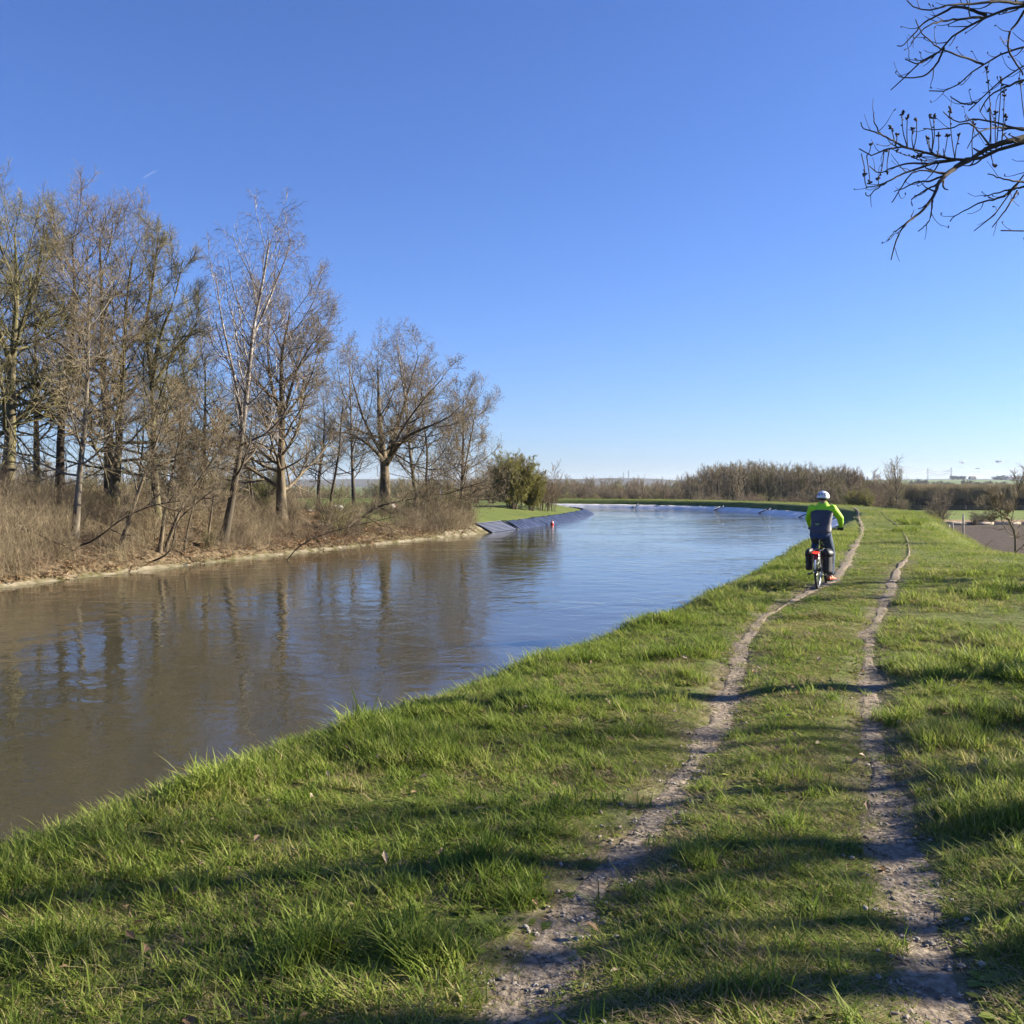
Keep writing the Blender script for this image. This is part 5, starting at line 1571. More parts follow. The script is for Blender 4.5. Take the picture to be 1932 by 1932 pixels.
hm = hr.mesh('hair', M['hair'])
link('hair', hm, rider)

# ------------------------------------------------------------------ woods, thickets and fields beyond the canal
def far_tree(seed, H, n1, spread, up, twig_, tw=0.02, t0=0.25, a1=(58, 38), r0=0.16, n2=8, n3=5):
    g_ = random.Random(seed)
    st = [([(0, 0, -0.2), (g_.uniform(-.2, .2), g_.uniform(-.2, .2), H * 0.4), (g_.uniform(-.4, .4), g_.uniform(-.4, .4), H * 0.86)], r0, 0.05)]
    sp = dict(bark='bark_dark', twig=twig_, n0=9, flare=1.2,
              l1=lvl(n1, t0, 0.98, a1, spread, 5, 0.5, 0.03, up=up, wander=0.12, taper=0.38),
              l2=lvl(n2, 0.15, 0.98, (50, 30), 0.45, 3, 0.6, tw, up=0.25, wander=0.15, taper=0.4),
              l3=lvl(n3, 0.1, 1.0, (45, 30), 0.5, 2, 0.7, tw * 0.8, up=0.2, wander=0.2, taper=0.3), l2wood=False)
    return tree_meshes(seed, st, sp, (0, 0, 0))
FT = [far_tree(201, 8.6, 20, 0.44, 0.5, 'twig', tw=0.026), far_tree(202, 8.0, 20, 0.48, 0.45, 'twig_olive', tw=0.026), far_tree(203, 8.8, 20, 0.40, 0.6, 'twig_straw', tw=0.026), far_tree(204, 7.8, 20, 0.50, 0.4, 'twig_red', tw=0.026), far_tree(205, 7.6, 20, 0.52, 0.35, 'twig', tw=0.026)]
def top_of(ms):
    return max(v.co.z for v in ms[1].vertices)
FTH = [top_of(ms) for ms in FT]
FB = [shrub_meshes(211, 3.6, 13, 'twig', spread=0.4, thick=0.05, n2=9, n3=6, n4=3, tw=0.017), shrub_meshes(212, 3.4, 13, 'twig_red', spread=0.45, thick=0.05, n2=9, n3=6, n4=3, tw=0.017), shrub_meshes(213, 3.5, 13, 'twig_olive', spread=0.42, thick=0.05, n2=9, n3=6, n4=3, tw=0.017)]
g = random.Random(77)
def far_plant(name, label, cat, px, Y, meshes, group, sc, rz=None):
    x = px_x(px, Y)
    return plant(name, label, cat, (x, Y, gz(x, Y) - 0.1), meshes, group, g.uniform(0, 6.28) if rz is None else rz, sc)

SPAN = {'wood_shrub': (1262, 1648), 'thicket_shrub': (1046, 1290), 'hedgerow_shrub': (-120, 930), 'field_shrub': (-100, 560), 'hedge_shrub': (1640, 1712)}
def far_shrub(name, place, px, Y, kinds, choices, group, sc):
    k = g.choice(choices)
    hue = (['grey-brown', 'straw-coloured', 'reddish-brown', 'olive-brown'] if kinds is SH else ['grey-brown', 'reddish-brown', 'olive-brown'])[k]
    lo, hi = SPAN[name]; f = (px - lo) / (hi - lo)
    where = ' towards its left end' if f < 0.34 else ' near its middle' if f < 0.67 else ' towards its right end'
    return far_plant(name, hue + ' leafless shrub ' + place + where, 'shrub', px, Y, kinds[k], hue + ' ' + group + where, sc)

# the rounded wood behind the outer bend: crown line read from the photograph
WOOD = [(1272, 912), (1290, 893), (1320, 878), (1360, 868), (1400, 862), (1440, 866), (1480, 868), (1520, 870), (1560, 874), (1600, 874), (1625, 885), (1645, 905)]
def crown_line(px):
    return float(np.interp(px, [a_[0] for a_ in WOOD], [a_[1] for a_ in WOOD]))
for k in range(96):
    px = 1278 + (1640 - 1278) * ((k + g.random()) / 96)
    Y = g.choice([g.uniform(185, 205), g.uniform(205, 235), g.uniform(235, 255)])
    x = px_x(px, Y); z0 = gz(x, Y)
    top = 1.85 + (HOR - crown_line(px) + g.uniform(-13, 2)) / F * Y
    q = g.choice([0, 0, 1, 2, 2, 3, 4])
    sc = max(0.35, (top - z0) / FTH[q])
    hue = ['grey-brown', 'olive-brown', 'straw-coloured', 'reddish-brown', 'grey-brown'][q]
    where = 'at the low left end' if px < 1350 else 'in the left half' if px < 1440 else 'in the middle' if px < 1530 else 'in the right half' if px < 1600 else 'at the low right end'
    far_plant('wood_tree', '%s leafless tree %s of the rounded wood behind the outer bend' % (hue, where), 'tree', px, Y, FT[q], '%s trees %s of the rounded wood' % (hue, where), (sc * g.uniform(0.8, 1.2), sc * g.uniform(0.8, 1.2), sc))
for k in range(46):
    px = 1262 + (1648 - 1262) * ((k + g.random()) / 46)
    Y = g.uniform(165, 186)
    sc = g.uniform(0.6, 1.25) * (1.5 if px > 1540 else 1.0)
    far_shrub('wood_shrub', 'at the foot of the rounded wood', px, Y, FB, [0, 0, 1, 2], 'shrubs at the foot of the rounded wood', sc)
far_plant('round_bush', 'rounded yellow-green bush at the right end of the wood beside the track', 'bush', 1622, 152, olive, None, 1.35)
# thin thicket between the grassy point and the wood
for k in range(64):
    px = 1046 + (1290 - 1046) * ((k + g.random()) / 64)
    Y = g.uniform(230, 330)
    if k % 4 == 0:
        far_plant('thicket_tree', 'thin leafless tree in the low brown thicket across the canal', 'tree', px, Y, FT[g.choice([0, 2, 3, 4])], 'trees of the low brown thicket', g.uniform(0.55, 0.75))
    else:
        far_shrub('thicket_shrub', 'in the low brown thicket across the canal', px, Y, FB, [0, 1, 1, 2], 'shrubs of the low brown thicket', g.uniform(1.2, 1.9) * Y / 280)
for px, lab in [(1212, 'tall thin tree sticking up from the thicket left of the wood'), (1252, 'pale thin tree sticking up from the thicket close to the wood')]:
    far_plant('thicket_tree', lab, 'tree', px, 215, FT[2], 'trees of the low brown thicket', (0.5, 0.5, 0.85 if px < 1230 else 0.74))
# hedgerows and trees across the field behind the left bank
for k in range(70):
    px = -120 + (930 + 120) * ((k + g.random()) / 70)
    Y = g.uniform(190, 300)
    if k % 3 == 0:
        far_plant('hedgerow_tree', 'small leafless tree in the hedgerow across the left field', 'tree', px, Y, FT[g.choice([1, 3, 4])], 'trees of the hedgerow across the left field', g.uniform(0.6, 0.85) * Y / 250)
    else:
        far_shrub('hedgerow_shrub', 'in the hedgerow across the left field', px, Y, FB, [0, 0, 1, 2], 'shrubs of the hedgerow across the left field', g.uniform(1.3, 2.0) * Y / 250)
for k in range(26):
    px = -100 + 640 * ((k + g.random()) / 26)
    Y = g.uniform(62, 105)
    far_plant('field_tree', 'slight leafless tree in the strip of scrub behind the tall bank trees', 'tree', px, Y, FT[g.choice([1, 3, 4])], 'scrub behind the tall bank trees', g.uniform(0.35, 0.6))
for k in range(34):
    px = -100 + 660 * ((k + g.random()) / 34)
    far_shrub('field_shrub', 'in the scrub behind the tall trees', px, g.uniform(48, 80), SH, [0, 1, 2, 3], 'scrub behind the tall bank trees', g.uniform(0.8, 1.25))
for k in range(9):
    far_plant('point_tree', 'brown leafless tree behind the dark bushes left of the round olive bush', 'tree', 880 + 11 * k, g.uniform(120, 150), FT[g.choice([1, 3, 4])], 'trees behind the dark bushes', g.uniform(0.45, 0.62))
# spruce behind the left edge
def spruce(H, seed):
    g_ = np.random.default_rng(seed); wood = []; tw = []
    P = np.stack([np.zeros(8), np.zeros(8), np.linspace(0, H, 8)], 1)[None]; Rd = np.linspace(0.14, 0.02, 8)[None]
    a_, ra = sprout(g_, P, Rd, 70, 0.08, 0.97, (95, 70), 0.26 * H, 4, 0.4, 0.02, up=-0.15, wander=0.05, taper=0.88, absolute=True)
    b_, rb = sprout(g_, a_, ra, 9, 0.15, 1.0, (60, 40), 0.35, 2, 0.8, 0.035, up=-0.1, wander=0.1)
    Vw, Qw = join_tubes([(P, Rd, 7)]); Vt, Qt = join_tubes([(a_, ra, 4), (b_, rb, 4)])
    return raw_mesh('trunk', Vw, Qw, None, M['bark_dark']), raw_mesh('crown', Vt, Qt, None, M['needle']), None
far_plant('spruce_tree', 'small dark spruce behind the bare trunks near the left edge', 'tree', 57, 80, spruce(4.6, 5), None, 1.0)

# right-hand plain: fields as thin sheets on the flat ground
def field(name, mat, quad, z, nx_=30, ny_=24, amp=0.0, seed=0):
    (x0, y0), (x1, y1), (x2, y2), (x3, y3) = quad
    u = np.linspace(0, 1, nx_)[:, None]; v = np.linspace(0, 1, ny_)[None]
    X = (x0 * (1 - u) + x1 * u) * (1 - v) + (x3 * (1 - u) + x2 * u) * v
    Y = (y0 * (1 - u) + y1 * u) * (1 - v) + (y3 * (1 - u) + y2 * u) * v
    e = np.minimum(np.minimum(u, 1 - u), np.minimum(v, 1 - v))
    Z = z + amp * (fbm(X * 0.9, Y * 0.9, seed, 3) - 0.3) * np.clip(e * 8, 0, 1)
    return link(name, sheet_mesh(name, X, Y, Z, M[mat]), kind='structure')
field('meadow', 'meadow', [(52, 168), (190, 168), (220, 236), (70, 236)], -3.97, 40, 24, 0.1, 3)
field('dry_strip', 'dry', [(56, 149), (160, 149), (165, 171), (60, 171)], -3.93, 40, 12, 0.25, 5)
field('ploughed_field', 'plough', [(33, 62), (140, 62), (150, 150), (58, 150)], -3.95, 120, 110, 0.16, 7)
# young plantation: countless thin stems, one mass
pg = np.random.default_rng(9)
def plantation_clump(seed):
    q = np.random.default_rng(seed); n_ = 16
    P = np.zeros((n_, 5, 3)); b_ = q.uniform(-1.3, 1.3, (n_, 2)); h_ = q.uniform(4.8, 5.8, n_)
    for w in range(5):
        f = w / 4
        P[:, w, :2] = b_ + q.normal(0, 0.05, (n_, 2)); P[:, w, 2] = h_ * f
    Rd = np.tile(np.linspace(0.04, 0.018, 5), (n_, 1))
    c_, rc = sprout(q, P, Rd, 15, 0.5, 0.98, (42, 30), 0.24, 2, 0.6, 0.016, up=0.3, wander=0.1, taper=0.4)
    Va, Qa = join_tubes([(P, Rd, 4)]); Vb, Qb = join_tubes([(c_, rc, 3)])
    me_ = raw_mesh('plantation_clump', np.concatenate([Va, Vb]), np.concatenate([Qa, Qb + len(Va)]), None, [M['bark_dark'], M['twig_tan']], matidx=np.concatenate([np.zeros(len(Qa)), np.ones(len(Qb))]))
    return me_
PC = source_collection('plantation_source', [plantation_clump(k) for k in range(3)])
n = 1500
yy = 238 + 52 * pg.random(n) ** 1.3; xx = pg.uniform(0.345, 0.62, n) * yy
scatter('plantation', np.stack([xx, yy, np.full(n, -4.05)], 1), np.stack([np.zeros(n), np.zeros(n), pg.uniform(0, 6.28, n)], 1), np.stack([pg.uniform(.9, 1.1, n), pg.uniform(.9, 1.1, n), pg.uniform(.9, 1.05, n)], 1), pg.integers(0, 3, n), pg.random(n), PC)
# fence along the far side of the meadow
M['wood'] = simple('weathered_wood', (0.22, 0.18, 0.13), 0.9, 0.3, 8, spec=0.15, bump=0.3)
M['wood_pale'] = simple('pale_wood', (0.40, 0.34, 0.27), 0.9, 0.25, 8, spec=0.15, bump=0.3)
fe = thing('field_fence', 'wire fence with dark posts along the far edge of the meadow', 'fence', (86, 232, -4))
pm = MB(); pm.tube([(0, 0, -0.3), (0, 0, 1.25)], [0.09, 0.075], 8); pmesh = pm.mesh('post', M['wood'])
for k in range(22):
    link('post', pmesh, fe, (k * 4.4 - 10, 0.12 * (k % 3), 0))
for hz_ in (0.5, 0.85, 1.15):
    MB().tube([(-10, 0, hz_), (82, 0, hz_)], 0.012, 5).build('wire', M['steel'], fe)
# the three near posts by the ploughed field
for px, Y, H, ln, lab in [(1783, 106, 1.75, 0.45, 'leaning grey fence post at the corner of the ploughed field'), (1799, 107, 1.95, -0.08, 'middle of three grey fence posts by the ploughed field'), (1818, 108, 2.75, 0.0, 'tallest and rightmost of three grey fence posts by the ploughed field')]:
    x = px_x(px, Y); zz = gz(x, Y)
    t = thing('fence_post', lab, 'post', (x, Y, zz), 0, 'grey posts by the ploughed field')
    MB().tube([(0, 0, -0.4), (ln * 0.5, 0, H * 0.55), (ln, 0, H)], [0.11, 0.10, 0.085], 10).build('shaft', M['wood_pale'], t)
    MB().tube([(ln, 0, H), (ln * 1.02, 0, H + 0.05)], [0.085, 0.05], 10).build('top', M['wood_pale'], t)
rl = thing('fence_rail', 'dark top rail running between the grey posts', 'rail', (px_x(1783, 106), 106.2, gz(px_x(1783, 106), 106)))
MB().tube([(0.2, 0, 2.0), (1.0, 0.5, 2.02), (2.0, 1.6, 2.0)], 0.045, 8).build('bar', M['wood'], rl)
wl_ = thing('low_wall', 'pale low concrete kerb between the dark field and the dry strip', 'kerb', (62, 149.2, -4))
for k in range(10):
    MB().box((k * 4.0 + 2, 0.12 * k, 0.22), (3.94, 0.35, 0.5)).build('kerb_stone', M['wood_pale'], wl_)
# bushes and tree on the plain
far_plant('round_bush', 'rounded brown bush between the dike and the meadow', 'bush', 1776, 150, FB[0], 'bushes on the right-hand plain', 1.25)
far_plant('round_bush', 'low yellow-green bush beside the grey posts', 'bush', 1757, 122, olive, 'bushes on the right-hand plain', 0.62)
far_plant('round_bush', 'low scrubby bush under the rounded brown bush', 'bush', 1752, 140, FB[2], 'bushes on the right-hand plain', 0.75)
for dx, sc, lab in [(0, 0.55, 'dark rounded clump at the edge of the ploughed field'), (20, 0.45, 'right half of the dark rounded clump by the ploughed field'), (-14, 0.34, 'low left end of the dark rounded clump by the ploughed field')]:
    far_plant('round_bush', lab, 'bush', 1852 + dx, 150 + dx * 0.1, FB[0], 'bushes on the right-hand plain', (sc * 1.5, sc * 1.5, sc))
xt = px_x(1690, 190)
plant('bare_tree', 'single light-crowned tree beside the parked car beyond the dike', 'tree', (xt, 190, -4.1), far_tree(221, 11.0, 22, 0.42, 0.5, 'twig_straw', tw=0.024, t0=0.25), None, 1.0, 1.0)
for k in range(11):
    far_shrub('hedge_shrub', 'in the scrub by the single tree', 1640 + 6.5 * k + g.uniform(-4, 4), g.uniform(196, 232), FB, [0, 1, 2], 'scrub between the wood and the single tree', g.uniform(1.0, 1.7) * (1.3 if k < 8 else 0.5))
# parked car
car = thing('parked_car', 'small grey car parked beyond the dike by the single tree', 'car', (px_x(1679, 224), 224, -3.97), math.radians(28))
M['car'] = simple('car_paint', (0.30, 0.31, 0.33), 0.3, 0.06, 3)
M['glass'] = simple('dark_glass', (0.02, 0.025, 0.03), 0.08, 0.1, 3)
cb = MB()
prof = [(-2.0, 0.35), (-2.05, 0.75), (-1.85, 0.98), (-1.55, 1.02), (-1.0, 1.46), (0.4, 1.50), (1.05, 1.02), (1.85, 0.86), (2.05, 0.62), (2.02, 0.35)]
Vc = [(x_, s_ * (0.86 if z_ < 1.1 else 0.68), z_) for s_ in (-1, 1) for x_, z_ in prof]
npf = len(prof)
Fc = [tuple(range(npf)), tuple(range(npf, 2 * npf))[::-1]] + [(k, k + npf, (k + 1) % npf + npf, (k + 1) % npf) for k in range(npf)]
cb.add(Vc, Fc); cb.build('body', M['car'], car, smooth=False)
for s_ in (-1, 1):
    MB().add([(-1.35, s_ * 0.855, 1.06), (-0.95, s_ * 0.715, 1.40), (-0.25, s_ * 0.70, 1.42), (-0.25, s_ * 0.85, 1.06)], [(0, 1, 2, 3)]).build('side_window', M['glass'], car, smooth=False)
    MB().add([(-0.18, s_ * 0.85, 1.06), (-0.18, s_ * 0.70, 1.42), (0.36, s_ * 0.70, 1.43), (0.88, s_ * 0.845, 1.06)], [(0, 1, 2, 3)]).build('side_window', M['glass'], car, smooth=False)
    for x_ in (-1.3, 1.28):
        w_ = MB().torus((x_, s_ * 0.80, 0.32), (0, 1, 0), 0.24, 0.085, 22, 8).build('wheel', M['sole'], car)
        MB().tube([(x_, s_ * 0.76, 0.32), (x_, s_ * 0.86, 0.32)], 0.18, 16).build('rim', M['steel'], w_)
    MB().ell((2.0, s_ * 0.62, 0.70), (0.06, 0.16, 0.08), 12, 8).build('headlight', M['white'], car)
    MB().ell((-2.0, s_ * 0.68, 0.82), (0.05, 0.12, 0.10), 12, 8).build('tail_light', M['red'], car)
MB().add([(0.46, -0.62, 1.465), (0.46, 0.62, 1.465), (1.03, 0.76, 1.06), (1.03, -0.76, 1.06)], [(0, 1, 2, 3)]).build('windscreen', M['glass'], car, smooth=False)
MB().add([(-1.08, -0.62, 1.42), (-1.08, 0.62, 1.42), (-1.57, 0.76, 1.05), (-1.57, -0.76, 1.05)], [(3, 2, 1, 0)]).build('rear_window', M['glass'], car, smooth=False)

# things on the left field
M['sackcloth'] = simple('sackcloth', (0.42, 0.40, 0.37), 0.9, 0, 5, spec=0.1, bump=0.5, col2=(0.55, 0.53, 0.50))
def sack(px, py, Y, w, h, lab, seed):
    x = px_x(px, Y); g_ = random.Random(seed)
    mb = MB()
    for k in range(5):
        mb.ell((g_.uniform(-w * .3, w * .3), g_.uniform(-.2, .2), h * g_.uniform(.25, .6)), (w * g_.uniform(.22, .4), w * 0.3, h * g_.uniform(.18, .42)), 14, 10)
    t = thing('white_sack', lab, 'sack', (x, Y, gz(x, Y)), 0, 'white sacks on the left field')
    link('bag', fused(mb, 'bag', M['sackcloth'], 0.04, 2), t)
sack(638, 968, 55, 0.6, 0.55, 'slumped white sack on the grass beside the small leaning tree', 1)
sack(585, 965, 57, 0.35, 0.25, 'small white sack left of the slumped one on the grass', 2)
sack(738, 968, 66, 0.45, 0.55, 'white sack at the foot of the massive wide-limbed tree', 3)
M['heap'] = simple('red_brown_heap', (0.16, 0.06, 0.045), 0.9, 0, 5, spec=0.1, bump=0.5, col2=(0.10, 0.05, 0.035))
hx = px_x(722, 67)
hp = MB(); hp.ell((0, 0, 0.3), (0.7, 0.5, 0.5), 16, 10); hp.ell((0.5, 0.2, 0.2), (0.5, 0.4, 0.35), 14, 8)
t = thing('heap', 'red-brown heap behind the massive tree beside a white sack', 'heap', (hx, 67, gz(hx, 67))); link('pile', fused(hp, 'pile', M['heap'], 0.06, 1), t)
sx_ = px_x(831, 78)
t = thing('signpost', 'small white post sign glimpsed through the bushes by the thin upright tree', 'sign', (sx_, 78, gz(sx_, 78)))
MB().tube([(0, 0, -0.2), (0, 0, 1.5)], 0.04, 8).build('post', M['white'], t); MB().box((0.02, -0.05, 1.62), (0.34, 0.03, 0.55)).build('board', M['white'], t)

# ------------------------------------------------------------------ far plain, hills, houses, pylons
M['twig_far'] = simple('twig_far', (0.07, 0.062, 0.045), 0.9, 0.2, 0.5, spec=0.1)
M['far_wood'] = simple('far_wood', (0.055, 0.05, 0.038), 0.95, 0, 0.02, spec=0.1, col2=(0.09, 0.08, 0.06))
M['far_field'] = simple('far_field', (0.10, 0.15, 0.035), 0.95, 0, 0.006, spec=0.1, col2=(0.15, 0.18, 0.06))
def hill(name, xa, xb, ya, yb, hfun, mat):
    u = np.linspace(0, 1, 70)[:, None]; v = np.linspace(0, 1, 16)[None]
    X = xa + (xb - xa) * u + 0 * v; Y = ya + (yb - ya) * v + 0 * u
    Z = -4.4 + hfun(u) * np.sin(np.clip(v * 1.0, 0, 1) * math.pi * 0.72) + 0.0
    return link(name, sheet_mesh(name, X, Y, Z, M[mat]), kind='structure')
hill('hill', 500, 1900, 1500, 2700, lambda u: 17 * sstep(0, 0.22, u) * (0.85 + 0.3 * fbm(u * 6, u * 0, 4, 2)), 'far_field')
hill('ridge', -1500, 900, 3000, 3900, lambda u: 30 * sstep(0, 0.2, u) * sstep(1.0, 0.8, u) * (0.75 + 0.4 * fbm(u * 9, u * 0, 14, 3)), 'far_wood')
hill('ridge', 500, 2600, 3300, 4300, lambda u: 30 * sstep(0, 0.1, u) * (0.7 + 0.4 * fbm(u * 8, u * 0, 24, 3)), 'far_wood')
def ground_hit(px, Y):
    """height of the hill surface at picture column px, Y metres ahead"""
    x = px_x(px, Y); u = (x - 500) / 1400; v = (Y - 1500) / 1200
    if 0 < u < 1 and 0 < v < 1:
        return -4.4 + float(17 * sstep(0, 0.22, u) * (0.85 + 0.3 * fbm(np.array(u * 6.0), np.array(0.0), 4, 2))) * math.sin(v * math.pi * 0.72)
    return -4.0
CO = shrub_meshes(231, 3.6, 16, 'twig_far', spread=0.45, thick=0.08, n2=9, n3=6, n4=4, tw=0.05)
far_copse = [(1722, 1300, 2.6), (1736, 1450, 3.3), (1745, 1500, 3.0), (1771, 1350, 2.6), (1787, 1250, 2.2), (1822, 1250, 2.8), (1833, 1300, 2.4), (1866, 1350, 2.6), (1890, 1320, 2.4), (1796, 1300, 2.0), (1850, 1290, 2.2)]
for k, (px, Y, sc) in enumerate(far_copse):
    x = px_x(px, Y)
    plant('copse', 'dark distant clump of trees at the foot of the green hill', 'trees', (x, Y, -4.2), CO, 'clumps at the foot of the green hill', k * 1.3, (sc * 1.5, sc * 1.5, sc))
for k, (px, sc) in enumerate([(1797, 2.4), (1806, 2.0), (1815, 2.2), (1832, 1.6), (1880, 2.2), (1890, 2.8), (1900, 2.2), (1909, 2.0), (1920, 2.6), (1938, 3.4), (1948, 2.2), (1960, 2.6), (1990, 2.4)]):
    Y = 2280; x = px_x(px, Y)
    plant('copse', 'dark clump of trees on the crest of the green hill', 'trees', (x, Y, ground_hit(px, Y) - 0.5), CO, 'clumps on the crest of the green hill', k * 0.9, (sc * 2.2, sc * 2.2, sc))
M['roof'] = simple('roof_tile', (0.10, 0.065, 0.055), 0.8, 0.2, 1.5)
M['render'] = simple('pale_render', (0.48, 0.45, 0.42), 0.9, 0.08, 0.7)
def house(px, Y, z, w, d, h, rh, lab, rz=0.0, group=None):
    x = px_x(px, Y)
    t = thing('house', lab, 'house', (x, Y, z), rz, group)
    MB().box((0, 0, h / 2), (w, d, h)).build('walls', M['render'], t, smooth=False)
    o_ = 0.5
    MB().add([(-w / 2 - o_, -d / 2 - o_, h - 0.2), (w / 2 + o_, -d / 2 - o_, h - 0.2), (w / 2 + o_, d / 2 + o_, h - 0.2), (-w / 2 - o_, d / 2 + o_, h - 0.2), (-w / 2 - o_, 0, h + rh), (w / 2 + o_, 0, h + rh)],
             [(0, 1, 5, 4), (2, 3, 4, 5), (1, 2, 5), (3, 0, 4), (3, 2, 1, 0)]).build('roof', M['roof'], t, smooth=False)
    MB().box((w * 0.25, d * 0.12, h + rh * 0.85), (0.7, 0.7, 1.6)).build('chimney', M['roof'], t, smooth=False)
    for k in range(3):
        f_ = MB().box((-w * 0.3 + k * w * 0.3, -d / 2 - 0.03, h * 0.55), (1.3, 0.08, 1.5)).build('window', M['glass'], t, smooth=False)
    return t
house(1100, 350, gz(px_x(1100, 350), 350), 6.4, 6, 3.4, 2.6, 'dark-roofed house half hidden in the thicket left of centre', 0.3)
for px, w, lab in [(1834, 13, 'house with a hipped look on the crest of the green hill'), (1924, 11, 'house beside the tall clump on the crest of the green hill'), (1931, 9, 'small house right of the tall clump on the hill crest'), (1905, 10, 'low house among the clumps on the hill crest')]:
    house(px, 2260, ground_hit(px, 2260) - 1, w, 10, 5, 4.5, lab, 0.2, 'houses on the crest of the green hill')

def pylon(px, Y, H, lab, zb=-4.0):
    x = px_x(px, Y)
    t = thing('pylon', lab, 'pylon', (x, Y, zb), 0.5, 'power pylons on the plain')
    lt = MB(); b = H * 0.075; tp_ = H * 0.012; r_ = max(0.12, Y * 0.00011)
    hs_ = [0, 0.14, 0.27, 0.39, 0.5, 0.6, 0.7, 0.8, 0.9, 1.0]
    wd = lambda f: b + (tp_ - b) * min(1, f / 0.72) if f < 0.72 else tp_
    for k in range(len(hs_) - 1):
        a_, c_ = hs_[k], hs_[k + 1]
        for q in range(4):
            s1 = [(-1, -1), (1, -1), (1, 1), (-1, 1)][q]; s2 = [(1, -1), (1, 1), (-1, 1), (-1, -1)][q]
            lt.tube([(s1[0] * wd(a_), s1[1] * wd(a_), a_ * H), (s1[0] * wd(c_), s1[1] * wd(c_), c_ * H)], r_, 4, False)
            lt.tube([(s1[0] * wd(a_), s1[1] * wd(a_), a_ * H), (s2[0] * wd(c_), s2[1] * wd(c_), c_ * H)], r_ * 0.7, 4, False)
    lt.build('mast', M['steel_grey'], t)
    for f, w in ((0.66, 0.20), (0.78, 0.16), (0.90, 0.12)):
        ar = MB()
        for s_ in (-1, 1):
            ar.tube([(0, 0, f * H), (s_ * w * H, 0, f * H)], r_ * 0.8, 4); ar.tube([(0, 0, (f + 0.045) * H), (s_ * w * H, 0, f * H)], r_ * 0.7, 4)
        ar.build('crossarm', M['steel_grey'], t)
    return Vector((x, Y, zb)), H
M['steel_grey'] = simple('galvanised', (0.22, 0.23, 0.25), 0.6, 0.1, 0.5)
PY = [pylon(1681, 1500, 38, 'nearest lattice pylon standing behind the single light-crowned tree'), pylon(1750, 2900, 44, 'left of two distant pylons side by side on the plain', 6), pylon(1794, 2800, 42, 'right of two distant pylons side by side on the plain', 7), pylon(1945, 2500, 42, 'distant pylon on the green hill near the right edge', 8),
      pylon(1176, 2950, 24, 'shorter of two masts above the wooded ridge', 14), pylon(1186, 2950, 30, 'taller of two masts above the wooded ridge', 14)]
def wires(a_, b_, n_, fr, lab):
    t = thing('power_line', lab, 'power line', tuple(a_[0]), 0, 'power lines on the plain')
    for k, (f, w) in enumerate([(0.66, 0.20), (0.78, 0.16), (0.90, 0.12)]):
        for s_ in (-1, 1):
            p0 = a_[0] + Vector((s_ * w * a_[1] * 0.88, s_ * w * a_[1] * 0.48, f * a_[1])); p1 = b_[0] + Vector((s_ * w * b_[1] * 0.88, s_ * w * b_[1] * 0.48, f * b_[1]))
            pts = []
            for q in range(n_):
                u = q / (n_ - 1); v = p0.lerp(p1, u); v.z -= 4 * 9 * u * (1 - u); pts.append(tuple(v - a_[0]))
            MB().tube(pts, 0.22, 4).build('wire', M['steel_grey'], t)
wires(PY[0], PY[1], 14, 0, 'sagging wires from the nearest pylon to the left distant one')
wires(PY[0], PY[3], 14, 0, 'sagging wires from the nearest pylon to the right edge')
wires(PY[1], PY[2], 10, 0, 'sagging wires between the two distant pylons')

# small things in the sky
M['cloud'] = leafy('cloud', [(0.0, (0.93, 0.93, 0.93)), (1.0, (0.95, 0.95, 0.95))], trans=0.5, rough=1.0, instancer=False)
def cloud(px, py, w, h, lab, mat='cloud', seed=0):
    Y = 9000.0; c = at(px, py, Y); g_ = random.Random(seed)
    mb = MB(); k_ = Y / F
    for q in range(6):
        mb.ell((g_.uniform(-.35, .35) * w * k_, g_.uniform(-20, 20), g_.uniform(-.2, .25) * h * k_), (w * k_ * g_.uniform(.14, .26), 25, h * k_ * g_.uniform(.22, .4)), 14, 8)
    t = thing('cloud', lab, 'cloud', c, 0, 'tiny clouds low over the hill')
    mb.build('puff', M[mat], t)
cloud(1814, 872, 12, 5, 'left of two tiny white clouds low over the green hill', seed=2)
cloud(1886, 871, 10, 5, 'right of two tiny white clouds low over the green hill', seed=3)
M['cloud_grey'] = simple('cloud_grey', (0.45, 0.46, 0.50), 1.0, 0.03, 0.01, spec=0.0)
cloud(1845, 884, 7, 2.2, 'tiny grey lens-shaped cloud low over the hill', 'cloud_grey', 4)
m, nt, p, out = new_mat('contrail')
p.inputs['Base Color'].default_value = (0.9, 0.9, 0.92, 1); p.inputs['Alpha'].default_value = 0.02
M['contrail'] = m
a_ = at(269, 336, 8000); b_ = at(298, 320, 8600)
tc_ = MB().tube([tuple(a_), tuple(a_.lerp(b_, 0.3)), tuple(a_.lerp(b_, 0.7)), tuple(b_)], [3.0, 6.0, 5.0, 1.0], 10)
tc_.build('contrail', M['contrail'], None, label='short faint white contrail high above the left trees', category='contrail')
